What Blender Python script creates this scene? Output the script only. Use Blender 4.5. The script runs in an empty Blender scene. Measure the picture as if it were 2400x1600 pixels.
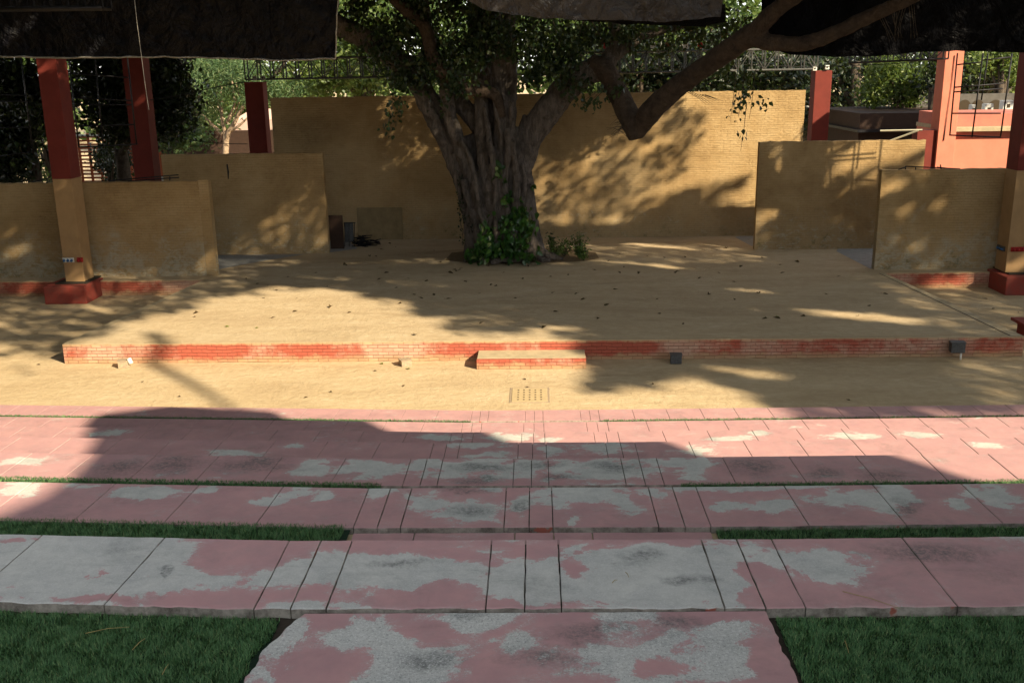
import bpy, bmesh, math, random
import numpy as np
from mathutils import Vector, Matrix, noise as mnoise

random.seed(7)
RNG = np.random.default_rng(11)
C = bpy.context.scene.collection
R = math.radians

# ------------------------------------------------------------------ camera
F = 2337.0; TH, RO, YA = R(15.283), R(-.866), R(1.5); CH = 6.5
FW = Vector((-math.sin(YA)*math.cos(TH), math.cos(YA)*math.cos(TH), -math.sin(TH)))
r0 = Vector((math.cos(YA), math.sin(YA), 0)); u0 = r0.cross(FW)
RT = r0*math.cos(RO) + u0*math.sin(RO); UP = -r0*math.sin(RO) + u0*math.cos(RO)
CAM = Vector((0, 0, CH))
cd = bpy.data.cameras.new('camera'); cam = bpy.data.objects.new('camera', cd); C.objects.link(cam)
cd.sensor_width = 36; cd.sensor_fit = 'HORIZONTAL'; cd.lens = F/2400*36; cd.clip_start = .05; cd.clip_end = 1500
m = Matrix((RT, UP, -FW)).transposed().to_4x4(); m.translation = CAM
cam.matrix_world = m
bpy.context.scene.camera = cam

def at(x, y, Y):
    """world point seen at photo pixel x,y on the vertical plane at distance Y"""
    d = FW + RT*((x-1200)/F) - UP*((y-800)/F)
    return CAM + d*(Y/d.y)
def atz(x, y, z):
    d = FW + RT*((x-1200)/F) - UP*((y-800)/F)
    return CAM + d*((z-CH)/d.z)

# ------------------------------------------------------------------ sky, sun, exposure
SAZ, SEL = R(50), R(31)
S = Vector((math.sin(SAZ)*math.cos(SEL), -math.cos(SAZ)*math.cos(SEL), math.sin(SEL)))   # towards the sun
w = bpy.data.worlds.new("World"); bpy.context.scene.world = w; w.use_nodes = True
nt = w.node_tree; nt.nodes.clear()
sky = nt.nodes.new('ShaderNodeTexSky'); sky.sky_type = 'NISHITA'; sky.sun_disc = False
sky.sun_elevation = SEL; sky.sun_rotation = math.atan2(S.x, S.y); sky.dust_density = 0.5; sky.air_density = 1.0
hs = nt.nodes.new('ShaderNodeHueSaturation'); hs.inputs['Saturation'].default_value = .22
bg = nt.nodes.new('ShaderNodeBackground'); bg.inputs['Strength'].default_value = .13
wo = nt.nodes.new('ShaderNodeOutputWorld')
nt.links.new(sky.outputs[0], hs.inputs['Color']); nt.links.new(hs.outputs[0], bg.inputs[0]); nt.links.new(bg.outputs[0], wo.inputs[0])
ld = bpy.data.lights.new('sun', 'SUN'); ld.energy = 5.0; ld.angle = R(.8); ld.color = (1.0, .84, .58)
sun = bpy.data.objects.new('sun', ld); C.objects.link(sun)
sun.rotation_euler = S.to_track_quat('Z', 'Y').to_euler()
vs = bpy.context.scene.view_settings
vs.view_transform = 'Standard'; vs.look = 'None'; vs.gamma = 1; vs.exposure = 1.25
bpy.context.scene.cycles.max_bounces = 6
bpy.context.scene.cycles.transparent_max_bounces = 6

# ------------------------------------------------------------------ object helpers
def tag(o, label=None, cat=None, group=None, kind=None):
    if label: o['label'] = label
    if cat: o['category'] = cat
    if group: o['group'] = group
    if kind: o['kind'] = kind
    return o
def thing(name, loc, label, cat, group=None):
    o = bpy.data.objects.new(name, None); C.objects.link(o); o.location = loc; o.empty_display_size = .2
    return tag(o, label, cat, group)
class MB:
    def __init__(s): s.v = []; s.f = []; s.m = []; s.sm = []
    def add(s, vs, fs, mi=0, smooth=False):
        b = len(s.v); s.v += [tuple(v) for v in vs]
        for f in fs: s.f.append(tuple(i+b for i in f)); s.m.append(mi); s.sm.append(smooth)
    def box(s, x0, x1, y0, y1, z0, z1, mi=0):
        s.add([(x0,y0,z0),(x1,y0,z0),(x1,y1,z0),(x0,y1,z0),(x0,y0,z1),(x1,y0,z1),(x1,y1,z1),(x0,y1,z1)],
              [(0,3,2,1),(4,5,6,7),(0,1,5,4),(1,2,6,5),(2,3,7,6),(3,0,4,7)], mi)
    def prism(s, pts, z0, z1, mi=0, mtop=None, bev=0.0):
        n = len(pts)
        cx = sum(p[0] for p in pts)/n; cy = sum(p[1] for p in pts)/n
        ring = [(p[0], p[1], z0) for p in pts]
        zs = z1-bev
        ring += [(p[0], p[1], zs) for p in pts]
        if bev:
            top = []
            for p in pts:
                d = math.hypot(p[0]-cx, p[1]-cy) or 1
                top.append((p[0]-(p[0]-cx)/d*bev*1.4, p[1]-(p[1]-cy)/d*bev*1.4, z1))
            ring += top
        fs = [tuple(reversed(range(n)))]
        L = 3 if bev else 2
        for k in range(L-1):
            for i in range(n):
                j = (i+1) % n; fs.append((k*n+i, k*n+j, (k+1)*n+j, (k+1)*n+i))
        s.add(ring, fs, mi)
        b = len(s.v)-n
        s.f.append(tuple(range(b, b+n))); s.m.append(mi if mtop is None else mtop); s.sm.append(False)
    def bar(s, a, b, r, n=6, mi=0, r2=None):
        s.tube([a, b], [r, r if r2 is None else r2], n, mi)
    def tube(s, pts, rad, n=8, mi=0, cap=True):
        pts = [Vector(p) for p in pts]; vs = []; fs = []
        up = Vector((.13, .21, .97))
        for i, p in enumerate(pts):
            d = (pts[min(i+1, len(pts)-1)] - pts[max(i-1, 0)]).normalized()
            a = d.cross(up)
            if a.length < .05: a = d.cross(Vector((1, 0, 0)))
            a.normalize(); b = d.cross(a)
            for k in range(n):
                t = 2*math.pi*k/n
                vs.append(p + (a*math.cos(t) + b*math.sin(t))*rad[i])
        for i in range(len(pts)-1):
            for k in range(n):
                j = (k+1) % n; fs.append((i*n+k, i*n+j, (i+1)*n+j, (i+1)*n+k))
        if cap: fs += [tuple(range(n)), tuple(reversed(range((len(pts)-1)*n, len(pts)*n)))]
        s.add(vs, fs, mi, n > 5)
    def build(s, name, mats, parent=None, bevel=0, fixn=True):
        me = bpy.data.meshes.new(name)
        off = Vector(parent.matrix_basis.translation) if parent else Vector((0, 0, 0))
        if parent and parent.parent: off = off + Vector(parent.parent.matrix_basis.translation)
        me.from_pydata([(v[0]-off.x, v[1]-off.y, v[2]-off.z) for v in s.v], [], s.f)
        for mt in (mats if isinstance(mats, (list, tuple)) else [mats]): me.materials.append(mt)
        me.polygons.foreach_set('material_index', s.m); me.polygons.foreach_set('use_smooth', s.sm)
        if fixn:
            bm = bmesh.new(); bm.from_mesh(me); bmesh.ops.recalc_face_normals(bm, faces=bm.faces); bm.to_mesh(me); bm.free()
        me.update()
        o = bpy.data.objects.new(name, me); C.objects.link(o); o.parent = parent
        if bevel:
            b = o.modifiers.new('bevel', 'BEVEL'); b.width = bevel; b.segments = 2; b.limit_method = 'ANGLE'
        return o
def npmesh(name, V, faces_n, idx, mat, parent=None, smooth=False):
    """fast mesh: V (n,3), idx flat loop indices, faces_n verts per face (int or array)"""
    me = bpy.data.meshes.new(name)
    if parent: V = V - np.array(parent.matrix_basis.translation)
    nf = len(idx)//faces_n
    me.vertices.add(len(V)); me.loops.add(len(idx)); me.polygons.add(nf)
    me.vertices.foreach_set('co', V.astype(np.float32).ravel())
    me.loops.foreach_set('vertex_index', idx.astype(np.int32))
    me.polygons.foreach_set('loop_start', np.arange(nf, dtype=np.int32)*faces_n)
    if smooth: me.polygons.foreach_set('use_smooth', np.ones(nf, bool))
    me.materials.append(mat); me.update(calc_edges=True); me.validate()
    o = bpy.data.objects.new(name, me); C.objects.link(o); o.parent = parent
    return o
def nz(p, s=1.0, seed=0.0): return mnoise.noise(Vector((p[0]*s+seed, p[1]*s-seed*.7, p[2]*s+seed*1.3)))

# ------------------------------------------------------------------ material helpers
class NT:
    def __init__(s, name, rough=.85, spec=.3):
        s.mat = bpy.data.materials.new(name); s.mat.use_nodes = True
        s.t = s.mat.node_tree; s.b = s.t.nodes['Principled BSDF']; s.out = s.t.nodes['Material Output']
        s.b.inputs['Roughness'].default_value = rough; s.b.inputs['Specular IOR Level'].default_value = spec
        g = s.t.nodes.new('ShaderNodeNewGeometry'); s.P = g.outputs['Position']; s.N = g.outputs['Normal']; s.RI = g.outputs['Random Per Island']
    def L(s, a, b): s.t.links.new(a, b)
    def put(s, sock, v):
        if isinstance(v, (int, float)): sock.default_value = v
        elif isinstance(v, (tuple, list)): sock.default_value = tuple(v) + ((1,) if len(v) == 3 and len(sock.default_value) == 4 else ())
        else: s.L(v, sock)
    def scale(s, v=(1,1,1), src=None, loc=(0,0,0), rot=(0,0,0)):
        n = s.t.nodes.new('ShaderNodeMapping'); s.L(src or s.P, n.inputs[0]); n.inputs['Scale'].default_value = v
        n.inputs['Location'].default_value = loc; n.inputs['Rotation'].default_value = rot; return n.outputs[0]
    def noise(s, sc, det=6, ro=.6, dist=0, src=None, col=False):
        n = s.t.nodes.new('ShaderNodeTexNoise'); s.L(src or s.P, n.inputs['Vector'])
        n.inputs['Scale'].default_value = sc; n.inputs['Detail'].default_value = det
        n.inputs['Roughness'].default_value = ro; n.inputs['Distortion'].default_value = dist
        return n.outputs['Color' if col else 'Fac']
    def vor(s, sc, src=None, feat='F1', out='Distance'):
        n = s.t.nodes.new('ShaderNodeTexVoronoi'); s.L(src or s.P, n.inputs['Vector']); n.inputs['Scale'].default_value = sc; n.feature = feat
        return n.outputs[out]
    def ramp(s, f, a, b, va=0.0, vb=1.0, smooth=False):
        n = s.t.nodes.new('ShaderNodeMapRange'); s.put(n.inputs[0], f)
        n.inputs[1].default_value = a; n.inputs[2].default_value = b; n.inputs[3].default_value = va; n.inputs[4].default_value = vb
        if smooth: n.interpolation_type = 'SMOOTHSTEP'
        return n.outputs[0]
    def cr(s, f, stops):
        n = s.t.nodes.new('ShaderNodeValToRGB'); s.L(f, n.inputs[0]); e = n.color_ramp.elements
        while len(e) < len(stops): e.new(.5)
        for i, (p, c) in enumerate(stops): e[i].position = p; e[i].color = tuple(c)+(1,)
        return n.outputs[0]
    def mix(s, f, a, b, mode='MIX'):
        n = s.t.nodes.new('ShaderNodeMix'); n.data_type = 'RGBA'; n.blend_type = mode
        s.put(n.inputs[0], f); s.put(n.inputs[6], a); s.put(n.inputs[7], b); return n.outputs[2]
    def math(s, op, a, b=0.0, clamp=False):
        n = s.t.nodes.new('ShaderNodeMath'); n.operation = op; n.use_clamp = clamp; s.put(n.inputs[0], a); s.put(n.inputs[1], b); return n.outputs[0]
    def sep(s, src=None):
        n = s.t.nodes.new('ShaderNodeSeparateXYZ'); s.L(src or s.P, n.inputs[0]); return n.outputs
    def comb(s, x, y, z):
        n = s.t.nodes.new('ShaderNodeCombineXYZ'); s.put(n.inputs[0], x); s.put(n.inputs[1], y); s.put(n.inputs[2], z); return n.outputs[0]
    def bump(s, h, st=.5, d=.01, prev=None):
        n = s.t.nodes.new('ShaderNodeBump'); s.L(h, n.inputs['Height']); n.inputs['Strength'].default_value = st; n.inputs['Distance'].default_value = d
        if prev: s.L(prev, n.inputs['Normal'])
        return n.outputs[0]
    def done(s, col, nrm=None, rough=None):
        s.put(s.b.inputs['Base Color'], col)
        if nrm: s.L(nrm, s.b.inputs['Normal'])
        if rough is not None: s.put(s.b.inputs['Roughness'], rough)
        return s.mat
    def brick(s, w=.24, h=.079, mortar=.006):
        x, y, z = s.sep()
        wob = s.noise(2.2, 2, .5); fine = s.noise(14, 3, .6)
        u = s.math('ADD', s.math('ADD', x, y), s.ramp(fine, 0, 1, -.016, .016))
        v = s.math('ADD', s.math('ADD', z, s.ramp(wob, 0, 1, -.025, .025)), s.ramp(fine, 0, 1, -.006, .006))
        n = s.t.nodes.new('ShaderNodeTexBrick'); s.L(s.comb(u, v, 0), n.inputs['Vector'])
        n.inputs['Scale'].default_value = 1; n.inputs['Brick Width'].default_value = w; n.inputs['Row Height'].default_value = h
        n.inputs['Mortar Size'].default_value = mortar; n.inputs['Mortar Smooth'].default_value = .6
        n.inputs['Color1'].default_value = (0,0,0,1); n.inputs['Color2'].default_value = (1,1,1,1); n.inputs['Mortar'].default_value = (.5,.5,.5,1)
        return n.outputs['Fac'], n.outputs['Color']

def sand_mat(name, tint=(1,1,1)):
    t = NT(name, .95, .1)
    st = t.scale((.35, 1.3, 1))
    a = t.noise(.9, 7, .62, .6, st); b = t.noise(5, 8, .7, .3); c = t.noise(260, 3, .7)
    sw = t.noise(3.0, 5, .65, 1.8, t.scale((.5, 2.2, 1), rot=(0, 0, .5)))
    base = t.cr(a, [(.28, (.47*tint[0], .355*tint[1], .22*tint[2])), (.5, (.56*tint[0], .435*tint[1], .275*tint[2])), (.72, (.62*tint[0], .50*tint[1], .335*tint[2]))])
    base = t.mix(t.ramp(sw, .5, .75, 0, .35), base, (.47*tint[0], .36*tint[1], .215*tint[2]))
    damp = t.ramp(t.noise(.55, 5, .6, .8, t.scale((.5, 1.4, 1), loc=(7, 3, 0))), .56, .70, 0, .38)
    base = t.mix(damp, base, (.22*tint[0], .155*tint[1], .085*tint[2]))
    base = t.mix(t.ramp(b, .35, .7, .22, 0), base, (.25, .17, .09))
    base = t.mix(t.ramp(c, .3, .7, .25, -.0), base, (.16, .12, .07))
    grit = t.ramp(t.vor(16), .018, .035, .7, 0)
    base = t.mix(grit, base, (.22, .17, .10))
    foot = t.ramp(t.vor(2.6, t.scale((1, .7, 1), src=t.mix(.12, t.P, t.noise(2, 3, .6, 0, None, True)))), .03, .22, .30, 0)
    base = t.mix(foot, base, (.36*tint[0], .265*tint[1], .16*tint[2]))
    arcs = t.noise(1.1, 9, .78, 2.6, t.scale((1, 3.2, 1), rot=(0, 0, -.25), loc=(4, 4, 0)))
    base = t.mix(t.ramp(arcs, .53, .66, 0, .40), base, (.66*tint[0], .55*tint[1], .385*tint[2]))
    base = t.mix(t.ramp(arcs, .46, .34, 0, .50), base, (.40*tint[0], .29*tint[1], .175*tint[2]))
    n = t.bump(b, .8, .04); n = t.bump(c, .5, .006, n); n = t.bump(sw, .5, .03, n); n = t.bump(foot, .5, -.03, n)
    return t.done(base, n)
M = {}
M['sand'] = sand_mat('sand_ground')
M['stage_sand'] = sand_mat('stage_sand', (.96, .97, 1.0))

def paint_brick(name, seed, wear=.62, soft=False):
    """ochre limewash over rough brick: courses in relief with crevice shade painted in, the foot of the wall is flaked and stained"""
    t = NT(name, .93, .12)
    fac, _ = t.brick(.235, .078, .007)
    x, y, z = t.sep()
    big = t.noise(.7, 6, .6, .4, t.scale((1,1,1), loc=(seed, seed, 0))); md = t.noise(4, 8, .7, .2); fi = t.noise(40, 6, .75)
    col = t.cr(big, [(.3, (.30, .195, .090)), (.5, (.40, .27, .13)), (.7, (.48, .345, .185))])
    col = t.mix(t.ramp(md, .4, .72, 0, .4), col, (.50, .36, .19))
    col = t.mix(t.ramp(fi, .58, .78, 0, .4), col, (.20, .14, .07))
    hz = t.noise(3.2, 8, .72, .3, t.scale((.6, .6, 5.5)))
    col = t.mix(t.ramp(hz, .54, .70, 0, .42), col, (.19, .125, .06))  # dark streaks paint the relief's shading into the wall colour
    hgt = t.math('ADD', z, t.ramp(t.noise(1.1, 6, .7, .8, t.scale((1, 1, .8), loc=(seed*2, 0, 0))), .25, .75, -1.1, 1.1))
    foot = t.ramp(hgt, .5, 2.0, 1, 0, True)
    flake = t.ramp(t.noise(3.3, 9, .72, 1.0, t.scale((1, 1, 1.7), loc=(seed, 5, 2))), wear-.03, wear+.05)
    fk = t.math('MULTIPLY', flake, foot)
    col = t.mix(t.math('MULTIPLY', foot, .35), col, (.40, .32, .20))
    col = t.mix(t.math('MULTIPLY', fk, .85), col, (.46, .41, .31))
    low = t.ramp(hgt, .3, 1.1, 1, 0, True)
    moss = t.math('MULTIPLY', low, t.ramp(t.noise(5, 8, .75, .5, t.scale((1,1,1), loc=(9, seed, 1))), .50, .66))
    col = t.mix(t.math('MULTIPLY', moss, .75), col, (.13, .125, .055))
    col = t.mix(t.math('MULTIPLY', t.ramp(t.noise(2.6, 7, .7, .4, t.scale((1,1,2.2), loc=(3, seed, 8))), .66, .72), t.ramp(z, .5, 2.6, 1, 0)), col, (.10, .075, .04))
    mort = t.math('MULTIPLY', fac, t.ramp(t.noise(1.7, 5, .7), .35, .62))
    col = t.mix(t.math('MULTIPLY', mort, .34), col, (.12, .075, .035))  # mortar lines, darkened in colour to stand in for crevice shade
    n = t.bump(t.math('SUBTRACT', 1.0, fac), .75, .018); n = t.bump(md, .8, .05, n); n = t.bump(hz, .9, .035, n); n = t.bump(fi, .9, .016, n)
    return t.done(col, n)
M['ochre'] = paint_brick('ochre_painted_brick', 1.3, .56)
M['ochre_worn'] = paint_brick('ochre_painted_brick_flaked', 8.1, .47)
M['ochre_back'] = paint_brick('ochre_painted_brick_back', 4.4, .60)

def red_brick(name):
    t = NT(name, .9, .15)
    fac, bc = t.brick(.235, .078, .007)
    x, y, z = t.sep()
    u = t.comb(t.math('ADD', x, y), z, 0)
    wash = t.noise(.42, 4, .5, .3, t.scale((1, .5, 1), u, (1.2, 0, 0)))
    b2 = t.noise(2.6, 6, .7, .3, u)
    f = t.math('ADD', wash, t.ramp(b2, .3, .7, -.09, .09))
    red = t.mix(t.noise(9, 4, .6), (.34, .072, .045), (.42, .125, .082))
    pale = t.mix(t.noise(7, 4, .6), (.48, .27, .20), (.54, .38, .27))
    col = t.mix(t.ramp(f, .48, .62), red, pale)
    sandy = t.math('MULTIPLY', t.ramp(t.math('ADD', z, t.ramp(b2, .3, .7, -.09, .09)), .06, .16, 1, 0), .8)
    col = t.mix(sandy, col, (.42, .30, .17))
    top = t.math('MULTIPLY', t.ramp(t.math('ADD', z, t.ramp(b2, .3, .7, -.04, .04)), .40, .46), .9)
    col = t.mix(top, col, (.45, .32, .18))
    col = t.mix(t.math('MULTIPLY', t.ramp(bc, .2, .9, 0, .25), 1.0), col, (.30, .07, .045))
    col = t.mix(t.math('MULTIPLY', fac, .50), col, (.17, .08, .05))
    n = t.bump(t.math('SUBTRACT', 1.0, fac), 1.0, .02); n = t.bump(t.noise(50, 4, .7), .5, .006, n)
    return t.done(col, n)
M['red_brick'] = red_brick('red_washed_brick')

def slab_mat(name, thr, z, bare=(), paint=(), mildew=(), sp=0, seed=0, pink=(.50, .285, .285)):
    """pink floor paint worn through to grey cement. bare / paint / mildew: surveyed patches (photo x, y, rx, ry) laid out on the slab surface at height z"""
    t = NT(name, .82, .25)
    wv = t.t.nodes.new('ShaderNodeVectorMath'); wv.operation = 'MULTIPLY_ADD'; t.L(t.noise(1.7, 9, .72, .4, t.scale((1, 1, 1), loc=(seed+5, 0, 0)), True), wv.inputs[0])
    wv.inputs[1].default_value = (.62, .40, 0)
    wb = t.t.nodes.new('ShaderNodeVectorMath'); wb.operation = 'SUBTRACT'; t.L(t.P, wb.inputs[0]); wb.inputs[1].default_value = (.31, .20, 0); t.L(wb.outputs[0], wv.inputs[2])
    WP = wv.outputs[0]
    def field(lst):
        f = None
        for (x, y, rx, ry) in lst:
            c = atz(x, y, z); ax = (atz(x+rx, y, z)-c).length; ay = (atz(x, y+ry, z)-c).length
            v = t.t.nodes.new('ShaderNodeVectorMath'); v.operation = 'LENGTH'
            t.L(t.scale((1/ax, 1/ay, 0), src=WP, loc=(-c.x/ax, -c.y/ay, 0)), v.inputs[0])
            g = t.ramp(v.outputs['Value'], 0, 1.7, 1, 0)
            f = g if f is None else t.math('MAXIMUM', f, g)
        return f
    src = t.scale((1, 1.5, 1), loc=(seed, seed*1.7, 0))
    a = t.noise(3.2, 10, .68, .35, src); big = t.noise(.9, 5, .55, .3, src); f2 = t.noise(70, 5, .8)
    m_ = t.math('ADD', t.math('MULTIPLY', t.math('SUBTRACT', a, .5), 2.3), t.ramp(f2, .3, .7, -.08, .08))
    base = t.math('ADD', thr, t.ramp(big, .3, .7, -.14, .14))
    lvl = t.math('ADD', m_, base)
    if bare: lvl = t.math('ADD', lvl, t.math('MULTIPLY', field(bare), .85))
    if paint: lvl = t.math('SUBTRACT', lvl, t.math('MULTIPLY', field(paint), .95))
    worn = t.ramp(lvl, -.03, .03)
    soft = t.ramp(lvl, -.34, .05, 0, .65)                            # thin, dusty paint round the bare areas
    speck = t.math('MULTIPLY', t.ramp(lvl, -.20-sp, -.01), t.ramp(t.noise(95, 3, .85), .57-sp*.4, .61-sp*.4))
    worn = t.math('MAXIMUM', worn, t.math('MULTIPLY', speck, .85))
    worn = t.math('MAXIMUM', worn, t.math('MULTIPLY', soft, t.ramp(t.noise(26, 8, .8), .40, .70)))
    p = t.mix(t.ramp(t.noise(3.2, 8, .7), .35, .68), pink, (pink[0]*.80, pink[1]*.82, pink[2]*.86))
    p = t.mix(t.ramp(t.noise(11, 8, .75), .48, .72, 0, .5), p, (.37, .26, .26))
    g = t.mix(t.ramp(t.noise(3.1, 9, .74, .5), .36, .66), (.54, .53, .50), (.41, .41, .40))
    g = t.mix(t.ramp(t.noise(17, 7, .8), .44, .72, 0, .5), g, (.31, .31, .30))
    g = t.mix(t.ramp(t.noise(110, 4, .85), .50, .64, 0, .65), g, (.60, .60, .58))
    g = t.mix(t.ramp(t.noise(5, 9, .8, .8, t.scale((.5, 2.2, 1), loc=(seed, 2, 0))), .54, .70, 0, .45), g, (.28, .285, .28))
    col = t.mix(worn, p, g)
    grime = t.ramp(t.noise(1.6, 9, .7, .6, t.scale((1, 1.5, 1), loc=(seed*2+3, 6, 0))), .52, .72, 0, .45)
    if mildew: grime = t.math('MAXIMUM', grime, t.ramp(t.math('ADD', field(mildew), t.math('MULTIPLY', t.math('SUBTRACT', a, .5), 1.6)), .15, .85, 0, .85))
    grime = t.math('MULTIPLY', grime, t.ramp(t.noise(30, 7, .85), .34, .60))
    col = t.mix(grime, col, (.085, .092, .093))
    col = t.mix(t.ramp(t.vor(9, t.scale((1, 1, 0), loc=(seed, 1, 0))), .012, .03, .7, 0), col, (.62, .60, .55))
    if sp: col = t.mix(t.math('MULTIPLY', t.ramp(t.noise(85, 4, .9), .545, .59), t.ramp(lvl, -.16, .10, 0, .75)), col, (.68, .68, .66))
    if sp: col = t.mix(t.math('MULTIPLY', t.ramp(t.noise(80, 4, .9, 0, t.scale((1, 1, 1), loc=(7, 7, 7))), .56, .60), t.ramp(lvl, -.3, .10, 0, .6)), col, (.13, .135, .135))
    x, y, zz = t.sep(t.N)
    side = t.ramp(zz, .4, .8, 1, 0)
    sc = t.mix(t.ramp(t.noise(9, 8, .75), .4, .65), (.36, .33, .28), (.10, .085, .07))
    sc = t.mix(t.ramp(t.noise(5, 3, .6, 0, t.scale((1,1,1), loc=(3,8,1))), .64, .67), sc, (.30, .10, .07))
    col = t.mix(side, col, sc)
    n = t.bump(t.noise(110, 6, .85), .5, .003); n = t.bump(worn, .35, -.0015, n); n = t.bump(t.noise(3, 4, .5), .4, .012, n)
    return t.done(col, n, t.mix(worn, (.72,)*3, (.92,)*3))
M['slab1'] = slab_mat('slab_mostly_bare', .10, 4.22, seed=2.1, bare=[(200,1300,190,60),(870,1345,170,35),(1240,1345,60,45),(1480,1340,150,55),(1690,1330,40,60),(1960,1320,110,28)],
    paint=[(560,1290,120,30),(505,1398,190,18),(640,1258,210,12),(705,1392,90,24),(900,1272,120,20),(970,1396,140,28),(1070,1303,60,9),(1250,1292,55,22),(1200,1418,110,8),(1345,1330,30,28),(1500,1270,210,14),(1800,1345,42,22),(1900,1397,130,26),(2010,1270,200,26),(2110,1340,100,60),(2280,1340,160,90),(220,1402,70,9),(222,1335,14,14),(55,1262,30,8)],
    mildew=[(1500,1310,70,16),(960,1322,80,8),(2200,1290,120,22),(395,1330,14,10),(1610,1360,60,14)])
M['slab2'] = slab_mat('slab_patchy', -.40, 3.51, seed=7.7, bare=[(50,1148,45,12),(185,1140,35,9),(350,1157,62,14),(300,1148,30,8),(480,1145,20,10),(620,1176,40,9),(690,1152,42,14),(745,1160,20,16),(870,1157,32,16),(1000,1182,60,24),(1110,1196,75,26),(1150,1150,34,18),(1220,1185,26,26),(1390,1160,120,24),(1470,1175,40,20),(1335,1222,12,16),(1315,1180,30,22),(1545,1152,22,12),(1690,1182,32,9),(1800,1185,50,11),(1780,1140,200,6),(2000,1166,95,26),(2090,1150,45,22),(2240,1182,36,12),(2340,1165,55,32)],
    mildew=[(1108,1196,55,12),(2125,1192,32,18),(1220,1190,22,14),(1100,1150,60,9)])
M['slab3'] = slab_mat('slab_stained', -.36, 2.79, seed=13.2, bare=[(740,1095,50,18),(870,1100,75,18),(1000,1088,24,22),(1100,1092,130,24),(1240,1095,40,22),(1400,1100,130,28),(1630,1096,40,22),(60,1080,60,8),(1590,1080,30,12)],
    mildew=[(280,1095,60,20),(410,1085,65,22),(600,1086,85,18),(1120,1095,60,12),(1120,1125,50,9),(1270,1090,50,10),(1440,1092,60,14),(1760,1092,62,22),(1930,1106,44,16),(2080,1112,60,11),(1300,1120,40,8)])
M['slab4'] = slab_mat('slab_pink', -.46, 2.15, seed=21.5, bare=[(560,1062,75,9),(690,1045,30,8),(1130,1042,70,9),(1160,1066,80,8),(1290,1058,30,12),(1420,1050,90,14),(1640,1062,60,10),(1655,1055,60,12),(2330,1045,40,6)])
M['slab5'] = slab_mat('slab_pink_far', -.42, 1.38, seed=4.5, bare=[(270,1013,44,7),(1040,1025,55,8),(1180,1024,80,9),(1290,1030,30,6),(1700,1028,55,6),(1990,1022,65,8),(2150,1018,50,8),(1780,1012,30,6)])
M['slab0'] = slab_mat('landing_speckled', -.24, 4.215, sp=.08, seed=31.0, bare=[(950,1530,140,70),(1080,1448,100,24),(870,1485,80,40),(1240,1500,80,30),(1500,1530,200,55),(1480,1450,60,20),(1700,1500,90,55),(660,1480,24,40),(600,1580,40,26),(1740,1570,40,20),(1540,1585,60,22)],
    paint=[(760,1440,60,14),(1330,1480,70,24),(1140,1560,40,26),(1700,1445,110,14),(740,1560,70,40),(1540,1570,30,20),(1800,1560,50,60),(1000,1470,40,14)],
    mildew=[(1010,1535,70,24),(995,1545,18,10),(1400,1490,140,22),(1580,1460,60,20),(1300,1540,120,26),(1090,1440,50,10)])

def simple(name, col, rough=.8, var=.2, sc=8, bump=.3, metal=0, spec=.3, col2=None):
    t = NT(name, rough, spec); t.b.inputs['Metallic'].default_value = metal
    c2 = col2 or tuple(c*(1-var*2) for c in col)
    c = t.mix(t.ramp(t.noise(sc, 6, .65, .2), .3, .7), col, c2)
    return t.done(c, t.bump(t.noise(sc*6, 5, .7), bump, .005))
M['red_paint'] = simple('red_column_paint', (.17, .026, .018), .75, .13, 3)
M['salmon'] = simple('salmon_wall_paint', (.64, .21, .14), .8, .08, 2)
M['salmon_dirty'] = simple('salmon_weathered', (.55, .17, .12), .85, .2, 4, col2=(.38, .14, .11))
M['cream_paint'] = simple('cream_column_paint', (.40, .25, .12), .75, .1, 3)
M['ped_red'] = simple('pedestal_red', (.29, .042, .028), .8, .2, 4, col2=(.21, .06, .045))
M['dark_steel'] = simple('dark_steel', (.03, .03, .035), .5, .3, 12, .2, .6)
M['grey_steel'] = simple('grey_steel', (.12, .12, .115), .5, .3, 12, .2, .5)
M['box_metal'] = simple('dusty_box', (.40, .31, .20), .8, .25, 18, .5, col2=(.22, .17, .13))
M['box_dark'] = simple('dark_box', (.10, .105, .11), .45, .3, 20, .3)
M['white'] = simple('white_plastic', (.72, .72, .68), .5, .08, 10)
M['blue_plastic'] = simple('blue_plastic', (.05, .14, .32), .5, .1, 10)
M['red_plastic'] = simple('red_plastic', (.35, .015, .015), .5, .1, 10)
M['concrete'] = simple('grey_concrete', (.33, .33, .32), .9, .15, 6)
M['curb'] = simple('curb_cement', (.46, .37, .24), .9, .15, 6)
M['plaster_patch'] = simple('grey_plaster', (.25, .185, .095), .9, .15, 5)
M['brown'] = simple('brown_board', (.045, .024, .016), .8, .2, 5)
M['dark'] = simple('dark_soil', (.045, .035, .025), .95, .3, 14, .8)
M['planter_soil'] = simple('planter_soil', (.24, .17, .095), .95, .25, 14, .8)
M['cable'] = simple('cable', (.02, .02, .02), .6, .1, 10)
M['rope'] = simple('pale_rope', (.45, .42, .36), .8, .1, 30)
M['roof_grey'] = simple('roof_grey', (.12, .11, .10), .9, .2, 3)
M['pink_wall'] = simple('pink_house', (.52, .36, .30), .85, .08, 1)
M['hole'] = simple('hole_black', (.05, .035, .02), .9, .1, 10)
M['grate'] = simple('dusty_grate', (.50, .38, .22), .9, .1, 12)
M['stick'] = simple('straw', (.38, .30, .12), .8, .15, 30)
M['cream_board'] = simple('cream_board', (.62, .58, .44), .7, .1, 3)

def fence_mat():
    t = NT('orange_lattice', .7, .3)
    c = t.mix(t.noise(3, 4), (.36, .08, .035), (.42, .12, .05)); return t.done(c)
M['fence'] = fence_mat()

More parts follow.
